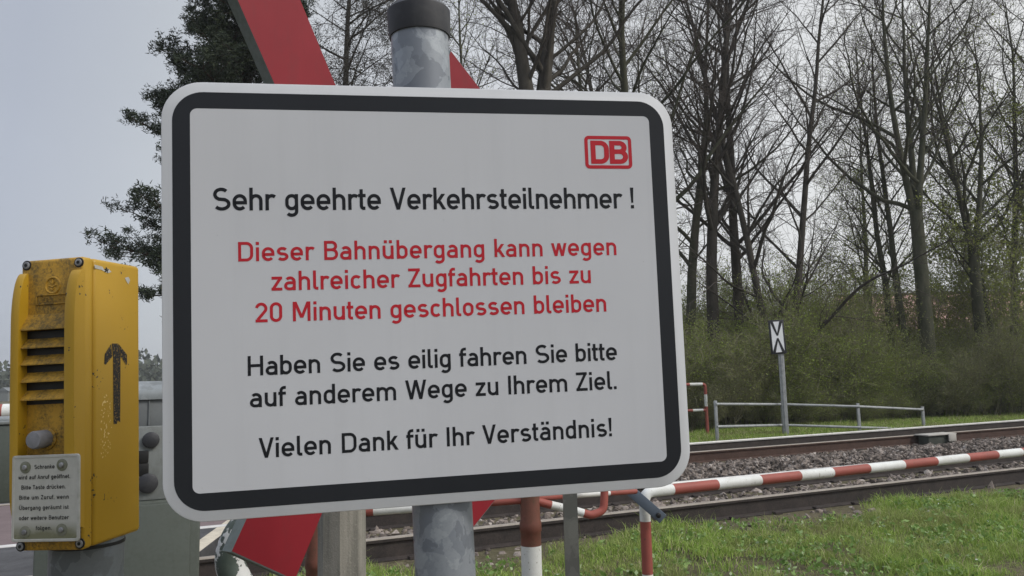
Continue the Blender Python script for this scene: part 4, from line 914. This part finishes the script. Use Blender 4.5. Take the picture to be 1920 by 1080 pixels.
# ================================================================== VEGETATION
class Tree:
    def __init__(s, seed): s.r = random.Random(seed); s.B = []       # (pts, radii, level)
    def grow(s, p, d, L, r, lev, P):
        rnd = s.r; seg = P['seg'][lev]; n = max(2, int(round(L / seg))); st = L / n
        wob, up = P['wob'][lev], P['up'][lev]; pts = [p]; rad = [r]; dx, dy, dz = d; x, y, z = p; dirs_ = [d]
        tp = P['tip'][lev]
        for i in range(n):
            dx += rnd.gauss(0, wob); dy += rnd.gauss(0, wob); dz += rnd.gauss(0, wob) + up
            l = math.sqrt(dx * dx + dy * dy + dz * dz); dx /= l; dy /= l; dz /= l
            x += dx * st; y += dy * st; z += dz * st; f = (i + 1) / n
            pts.append((x, y, z)); rad.append(max(.0045, r * (1 - (1 - tp) * f ** P.get('pw', 1.)))); dirs_.append((dx, dy, dz))
        s.B.append((pts, rad, lev))
        if lev + 1 >= P['levels']: return
        k = P['n'][lev]; k = int(k) if lev == 0 else max(1 if lev > 2 else 2, int(k * min(1.4, L / P['ref'][lev]) + rnd.random()))
        az = rnd.random() * 6.28
        for c in range(k):
            f = P['s0'][lev] + (1 - P['s0'][lev]) * (c + rnd.random() * .9) / k; f = min(f, .985); q = f * n; i = int(q); u = q - i
            a, b = pts[i], pts[min(i + 1, n)]; pp_ = (a[0] + (b[0] - a[0]) * u, a[1] + (b[1] - a[1]) * u, a[2] + (b[2] - a[2]) * u)
            D0 = Vector(dirs_[min(i + 1, n)]); az += 2.4 + rnd.gauss(0, .5); o1 = D0.orthogonal().normalized(); o2 = D0.cross(o1)
            an = R_(P['ang'][lev] + rnd.gauss(0, 9)); nd = D0 * math.cos(an) + (o1 * math.cos(az) + o2 * math.sin(az)) * math.sin(an)
            cl_ = P['len'][lev] * (1.12 - P['fall'][lev] * f) * rnd.uniform(.65, 1.25); cr_ = min(rad[i] * .62, P['rr'][lev] * cl_ * rnd.uniform(.85, 1.15))
            s.grow(pp_, (nd.x, nd.y, nd.z), cl_, cr_, lev + 1, P)
    def mesh(s, levs, sides):
        V = []; F = []; b = 0
        for pts, rad, lev in s.B:
            if lev not in levs: continue
            k = sides[lev]; P = np.array(pts); R = np.array(rad); T = np.gradient(P, axis=0); T /= np.linalg.norm(T, axis=1)[:, None] + 1e-9
            ref = np.array([.31, .17, .94]) if abs(T[0][2]) < .8 else np.array([.94, .31, .1])
            U = np.cross(T, ref); U /= np.linalg.norm(U, axis=1)[:, None]; W = np.cross(T, U); a = np.arange(k) * 2 * math.pi / k
            ringv = P[:, None] + R[:, None, None] * (np.cos(a)[None, :, None] * U[:, None] + np.sin(a)[None, :, None] * W[:, None])
            n = len(P); V.append(ringv.reshape(-1, 3)); i = np.arange(n - 1)[:, None] * k; j = np.arange(k)[None]; j2 = (j + 1) % k
            F.append((np.stack([i + j, i + j2, i + k + j2, i + k + j], -1).reshape(-1, 4)) + b); b += n * k
        return np.concatenate(V), np.concatenate(F)
    def tips(s, lev):
        out = []
        for pts, rad, l in s.B:
            if l == lev: out += pts[1:]
        return np.array(out)
PBARE = dict(levels=5, seg=[1.0, .5, .3, .16, .12], wob=[.03, .10, .13, .15, .16], up=[.02, .045, .03, .03, .02], tip=[.12, .18, .25, .4, .6], n=[30, 9, 5, 1.2], ref=[1, 4.2, 1.6, .7], s0=[.31, .12, .12, .1],
             ang=[44, 42, 40, 38], len=[5.6, 1.9, .8, .36], fall=[.62, .5, .45, .3], rr=[.0115, .0095, .008, .008])
def bare(seed, H, r, fork=None, lean=(0, 0), over=None, trunkn=None):
    P = dict(PBARE); P.update(over or {}); T = Tree(seed)
    if fork:
        n = 6; pts = [(lean[0] * i / n * fork, lean[1] * i / n * fork, fork * i / n) for i in range(n + 1)]; T.B.append((pts, [r * (1.25 - .3 * i / n) if i else r * 1.45 for i in range(n + 1)], 0))
        k = trunkn or 2; p = pts[-1]
        for i in range(k):
            a = T.r.random() * .5 + i * 2 * math.pi / k; t_ = .16 + .05 * T.r.random(); P2 = dict(P); P2['n'] = [int(P['n'][0] / k * 1.25)] + P['n'][1:]; P2['s0'] = [.03] + P['s0'][1:]
            T.grow((p[0] + .3 * r * math.cos(a), p[1] + .3 * r * math.sin(a), p[2] - .25), (t_ * math.cos(a) + lean[0], t_ * math.sin(a) * .6 + lean[1], 1), H - fork, r * .6, 0, P2)
    else: T.grow((0, 0, 0), (lean[0], lean[1], 1), H, r * 1.15, 0, P)
    return T
SIDES = [10, 6, 4, 3, 3]
def tree_object(T, label, grp=None, barkm='bark', leaf=0, leaf_size=.05, name='bare_tree', leaf_mat='leaf'):
    o = thing(name, label, 'tree', (0, 0, 0), grp)
    V, F = T.mesh((0, 1), SIDES); np_mesh('trunk', V, F, M[barkm], None, o, True)
    V, F = T.mesh((2, 3, 4), SIDES); mats = [M['twig']]; mi = np.zeros(len(F), int)
    if leaf:
        tp = T.tips(3); tp = tp[rg.integers(0, len(tp), leaf)] + rg.normal(0, .09, (leaf, 3)); LV, LF = leaves(tp, np.full(leaf, leaf_size)); F = np.concatenate([F, LF + len(V)]); V = np.concatenate([V, LV]); mi = np.concatenate([mi, np.ones(leaf, int)]); mats.append(M[leaf_mat])
    np_mesh('crown', V, F, mats, mi, o, False); return o
def put(o, px, Y, rot=0, sc=1., lab=None, py=700):
    P = on_y(px, py, Y); o.location = (P[0], P[1], -.05); o.rotation_euler = (0, 0, rot); o.scale = (sc, sc, sc)
    if lab: o['label'] = lab
    return o
GT = 'bare trees behind the tracks'
big = tree_object(bare(3, 17, .40, 9.2, over=dict(n=[36, 11, 6, 2], len=[6.4, 2.0, .8, .36])), 'stoutest bare tree, forking just above the notice board', GT); put(big, 1018, 21.5, 0.1)
tw = tree_object(bare(11, 18, .24, 1.2, over=dict(n=[40, 10, 5, 1.4], len=[5.0, 1.9, .8, .36])), 'twin stemmed bare tree rising behind the signal board', GT); put(tw, 1466, 25, .0)
fk = tree_object(bare(23, 17, .21, 7.0, trunkn=3, over=dict(len=[6.0, 2.0, .8, .36])), 'thick bare tree whose trunk splits into three above the pale roof', GT, 'bark_green', 2200, .045); put(fk, 1744, 26, .8)
s_a = tree_object(bare(31, 16, .19, lean=(.02, 0)), 'slender bare tree just right of the notice board edge', GT, 'bark_green'); put(s_a, 1290, 26, 0)
s_b = tree_object(bare(47, 17, .20, lean=(-.03, 0)), 'bare tree with a dark trunk left of the twin stemmed one', GT); put(s_b, 1396, 27, 1)
s_c = tree_object(bare(59, 15, .14, over=dict(n=[22, 9, 5, 1.4], len=[4.2, 1.7, .75, .34])), 'thin bare tree left of the thick trunk over the roof', GT, 'bark_green', 2600, .05); put(s_c, 1706, 28, 0)
def cp(src, px, Y, rot, sc, lab): return put(copy_tree(src), px, Y, rot, sc, lab)
cp(s_b, 1338, 25.5, 2.4, 1.05, 'tall straight bare tree right of the notice board above the hoop')
cp(s_a, 1215, 25, 4.0, 1.15, 'bare tree rising left of the rounded right top corner of the board')
cp(fk, 1846, 27.5, 3.3, .85, 'forking bare tree near the right edge over the roof')
cp(s_c, 1684, 29, 2.2, .95, 'thinnest bare sapling between the signal board and the thick trunk')
cp(s_c, 1895, 29, 4.4, 1.05, 'thin bare tree close to the right edge')
cp(s_a, 1118, 27, 1.2, 1.0, 'bare tree above the notice board beside the stout forked one')
cp(s_b, 1170, 32, 5.1, 1.1, 'bare tree seen through the twigs over the red emblem')
cp(s_c, 1262, 34, 0.7, 1.2, 'thin bare tree behind the right top corner of the board')
cp(s_c, 1630, 38, 5.5, 1.1, 'far thin bare tree over the left end of the roof')
cp(s_b, 1960, 30, 1.9, 1.0, 'bare tree at the frame edge whose branches reach in from the right')
cp(s_c, 890, 30, 3.0, 1.15, 'bare tree just right of the post cap')
cp(s_a, 735, 33, 5.9, 1.0, 'bare tree behind the post cap')
ly = tree_object(bare(71, 12, .10, over=dict(n=[22, 9, 6, 3], len=[3.4, 1.4, .6, .3])), 'young tree in fresh yellow green leaf at the right edge', 'trees coming into leaf', 'bark_green', 13000, .06, 'leafing_tree'); put(ly, 1876, 27.5, 0, 1.1)
cp(ly, 1655, 31, 2., .72, 'small tree with sparse green leaves left of the thick trunk')
cp(ly, 1945, 29, 4., 1.2, 'leafing tree half outside the right edge')
lacy = tree_object(bare(83, 18, .17, over=dict(n=[44, 12, 8, 3], len=[4.0, 1.6, .7, .34], s0=[.35, .08, .1, .1], ang=[58, 48, 44, 40], up=[.02, .0, -.02, -.03, -.04])), 'fine twigged tree with tiny buds between the cross arm and the post cap', GT, 'bark', 48000, .04, 'bare_tree', 'twig_bud'); put(lacy, 655, 22, 0, 1.)

# thicket of shrubs
PSH = dict(levels=4, seg=[.35, .25, .16, .12], wob=[.08, .12, .15, .18], up=[.03, .05, .03, .02], tip=[.3, .35, .5, .7], n=[9, 6, 4], ref=[1, 1.3, .6], s0=[.15, .1, .1], ang=[36, 42, 45], len=[1.3, .65, .32], fall=[.5, .4, .3], rr=[.012, .01, .009])
def shrub(seed, H, nst, leaf, size, mat, label, grp):
    T = Tree(seed)
    for k in range(nst):
        a = T.r.random() * 6.28; rr = .75 * T.r.random() ** .5; t_ = T.r.uniform(.05, .38)
        T.grow((rr * math.cos(a), rr * math.sin(a), 0), (t_ * math.cos(a), t_ * math.sin(a), 1), H * T.r.uniform(.6, 1.1), .02 * T.r.uniform(.6, 1.3), 0, PSH)
    o = thing('shrub', label, 'shrub', (0, 0, 0), grp)
    V, F = T.mesh((0, 1), [5, 4, 3, 3]); np_mesh('stems', V, F, M['shrub_twig'], None, o, True)
    V, F = T.mesh((2, 3), [5, 4, 3, 3]); tp = np.concatenate([T.tips(1), T.tips(2), T.tips(3), T.tips(3)]); tp = tp[rg.integers(0, len(tp), leaf)] + rg.normal(0, .09, (leaf, 3)); LV, LF = leaves(tp, np.full(leaf, size), 1.)
    mi = np.concatenate([np.zeros(len(F), int), np.ones(leaf, int)]); np_mesh('foliage', np.concatenate([V, LV]), np.concatenate([F, LF + len(V)]), [M['shrub_twig'], M[mat]], mi, o); return o
GS = 'shrubs of the thicket beyond the fence'
sh = [shrub(5, 3.2, 13, 19000, .042, 'thicket', 'bushy dull green shrub merging into the thicket beyond the fence', GS),
      shrub(6, 3.8, 12, 13000, .038, 'thicket_brown', 'twiggy brownish shrub merging into the thicket beyond the fence', GS),
      shrub(8, 2.5, 16, 19000, .04, 'thicket', 'low dull green shrub merging into the thicket beyond the fence', GS)]
used = set(); rs = random.Random(4)
for row, (Ya, Yb, n_, sc_) in enumerate(((21.9, 27.2, 20, .42), (23.0, 27.0, 13, .98), (25, 29.5, 14, 1.05), (28, 33, 14, 1.08), (34, 40, 12, 1.1))):
    for k in range(n_):
        f_ = (k + .5 * (row % 2) + rs.uniform(-.2, .2)) / n_; px = 1230 + f_ * 830; Y = Ya + (Yb - Ya) * f_ + rs.uniform(-.5, .5); i = rs.choice((0, 0, 1, 1, 2)) if row else rs.choice((1, 2, 2))
        o = sh[i] if i not in used else copy_tree(sh[i]); used.add(i); s_ = sc_ * rs.uniform(.85, 1.1) * (.72 if row > 0 and px > 1580 else 1); put(o, px, Y, rs.random() * 6.28, s_); o.scale = (s_ * 1.2, s_ * 1.2, s_ * rs.uniform(.72, 1.12))

sap = shrub(14, 5.6, 6, 6500, .058, 'leaf', 'tall thin sapling with sparse fresh leaves rising out of the thicket', 'saplings above the thicket'); sap.name = 'sapling'
rs = random.Random(9)
for k, (px, Y, sc_) in enumerate(((1575, 27, .95), (1662, 26, .8), (1700, 30, 1.0), (1600, 31, 1.0), (1520, 29, .85), (1790, 28, .8), (1830, 31, 1.0), (1890, 26, 1.25), (1930, 30, 1.4), (1340, 30, .9), (1400, 28, .8), (1300, 31, 1.1), (1740, 30, .95), (1860, 29, 1.2), (1912, 32, 1.7), (1550, 32, 1.15), (1440, 31, 1.0), (1370, 32, 1.15))):
    o = sap if k == 0 else copy_tree(sap); put(o, px, Y, rs.random() * 6.28, sc_)

# ------------------------------------------------------------------ pine
YP = 17.; T = Tree(99); base = on_y(455, 720, YP); base[2] = 0; r_ = T.r
T.B.append(([(0.15 * math.sin(i * .7), .1 * math.sin(i), i * 1.) for i in range(17)], [.24 * (1 - i / 19) for i in range(17)], 0)); tufts = []
def bough(z0, tip, thick=.06, dens=1.):
    p0 = np.array([.15 * math.sin(z0 * .7), .1 * math.sin(z0), z0]); tip = np.array(tip); L = np.linalg.norm(tip - p0); n = max(5, int(L / .35)); pts = []
    for i in range(n + 1):
        f = i / n; pts.append(p0 + (tip - p0) * f + np.array([0, 0, -.22 * L * f * (1 - f)]) + np.array([r_.gauss(0, .05), r_.gauss(0, .05), r_.gauss(0, .04)]) * f)
    T.B.append(([tuple(p) for p in pts], [max(.012, thick * (1 - .85 * i / n)) for i in range(n + 1)], 1))
    dr = (tip - p0) / L
    for i in range(int(n * .25), n + 1):
        for k in range(max(1, int(r_.uniform(2.5, 4.5) * dens))):
            sl_ = r_.uniform(.35, 1.0) * (1.15 - .55 * i / n); sd = np.array([r_.gauss(0, 1), r_.gauss(0, 1), r_.gauss(.25, .45)]); sd = dr * .75 + sd / np.linalg.norm(sd) * .9; sd /= np.linalg.norm(sd)
            q = [pts[i] + sd * sl_ * j / 3 + np.array([0, 0, .06 * (j / 3) ** 2]) for j in range(4)]; T.B.append(([tuple(p) for p in q], [.012, .009, .007, .005], 2))
            for j in (1, 2, 3, 3):
                for m_i in range(int(2 + 2 * dens)): tufts.append(q[j] + np.array([r_.gauss(0, .09), r_.gauss(0, .09), r_.gauss(.02, .06)]))
def pxt(x, y, dy=0): P = on_y(x + 42 - max(0, x - 300) * .15, y, YP + dy); return P - np.array([base[0], base[1], 0])
for z0, x, y, dy in ((4.3, 172, 462, -.5), (4.5, 212, 398, .6), (4.0, 255, 555, -.8), (3.9, 268, 500, .9), (4.6, 300, 420, 0), (4.3, 235, 480, 1.2), (4.6, 265, 395, -1.2), (3.6, 300, 545, -.3),
                     (6.4, 232, 232, -.3), (6.8, 262, 190, .7), (6.2, 290, 262, -.9), (7.0, 310, 180, .4), (6.5, 270, 215, 0.1),
                     (8.2, 284, 92, 0), (8.0, 300, 125, .8), (8.6, 350, 70, -.6), (8.3, 380, 140, .5), (9.1, 360, 5, 0), (9.6, 390, -30, .6), (8.5, 420, 100, -1.), (8.2, 455, 135, -.4), (9.0, 440, 40, .9), (9.5, 470, 0, -.6), (10.5, 390, -120, 0), (11, 440, -140, .5), (8.1, 345, 130, -1.3), (9.2, 500, 60, 1), (8.8, 405, 60, .2),
                     (5.5, 500, 330, .6), (7.4, 500, 240, -.5), (8.7, 490, 70, .4), (9.2, 495, 20, -.4), (5.2, 480, 400, 1.4), (6.5, 440, 250, -2)):
    bough(z0, pxt(x, y, dy))
for k in range(26):
    z0 = 9.5 + 6 * k / 26; a = k * 2.4; l = 1.5 * (1 - k / 34); bough(z0, (l * math.cos(a) - .5, l * math.sin(a), z0 + .5), .045)
pi = thing('pine_tree', 'dark pine with ragged needle clumps left of the notice board', 'tree', base)
V, F = T.mesh((0, 1), [10, 6, 3]); np_mesh('trunk', V, F, M['pine_bark'], None, pi, True)
tufts = np.array(tufts); nd = 14; n_ = len(tufts) * nd; C0 = np.repeat(tufts, nd, 0) + rg.normal(0, .035, (n_, 3)); dv = rg.normal(0, 1, (n_, 3)); dv[:, 2] = dv[:, 2] * .7 + .35; dv /= np.linalg.norm(dv, axis=1)[:, None]; ln_ = rg.uniform(.045, .10, n_)[:, None]
sdv = np.cross(dv, rg.normal(0, 1, (n_, 3))); sdv /= np.linalg.norm(sdv, axis=1)[:, None]; LV = np.stack([C0 - sdv * .011, C0 + sdv * .011, C0 + dv * ln_ + sdv * .004, C0 + dv * ln_ - sdv * .004], 1).reshape(-1, 3)
V, F = T.mesh((2,), [10, 6, 3]); LF = np.arange(n_ * 4).reshape(-1, 4); mi = np.concatenate([np.zeros(len(F), int), np.ones(n_, int)])
np_mesh('crown', np.concatenate([V, LV]), np.concatenate([F, LF + len(V)]), [M['pine_bark'], M['needle']], mi, pi); print('pine tufts', len(tufts))

# distant wood on the left horizon and a little hut before it
n_ = 16000; x = rg.uniform(-190, -40, n_); y = rg.uniform(150, 175, n_); hmax = 6.5 + 1.6 * np.sin(x * .13) + 1.2 * np.sin(x * .37 + 1) + .8 * np.sin(x * .9)
P = np.stack([x, y, rg.random(n_) ** .7 * hmax], -1); LV, LF = leaves(P, np.full(n_, 1.1), 1.2)
o = np_mesh('distant_wood', LV, LF, M['wood']); kind(o, 'stuff'); tag(o, 'far grey green wood along the left horizon', 'wood')
hp_ = on_y(13, 748, 120.); hu = thing('hut', 'tiny pale hut in front of the far wood', 'hut', (hp_[0], 120, 0))
mb = MB(); mb.box((-.8, -1, 0), (.8, 1, 1.5)); mb.build('wall', M['cabinet_light'], hu); mb = MB(); mb.prism([(-1, 1.5), (1, 1.5), (0, 2.1)], -1.1, 1.1); mb.build('roof', M['cabinet_mid'], hu, 0)


# thin spring haze over the whole place
n = NT('haze'); nt_ = n.t; nt_.nodes.remove(n.b); pv = nt_.nodes.new('ShaderNodeVolumePrincipled'); pv.inputs['Color'].default_value = (.93, .95, .97, 1); pv.inputs['Density'].default_value = .0009; pv.inputs['Anisotropy'].default_value = .2
nt_.links.new(pv.outputs[0], nt_.nodes['Material Output'].inputs['Volume'])
mb = MB(); mb.box((-620, -620, -1.1), (620, 620, 24)); hz = mb.build('haze', n.m, smooth=0); kind(hz, 'stuff')
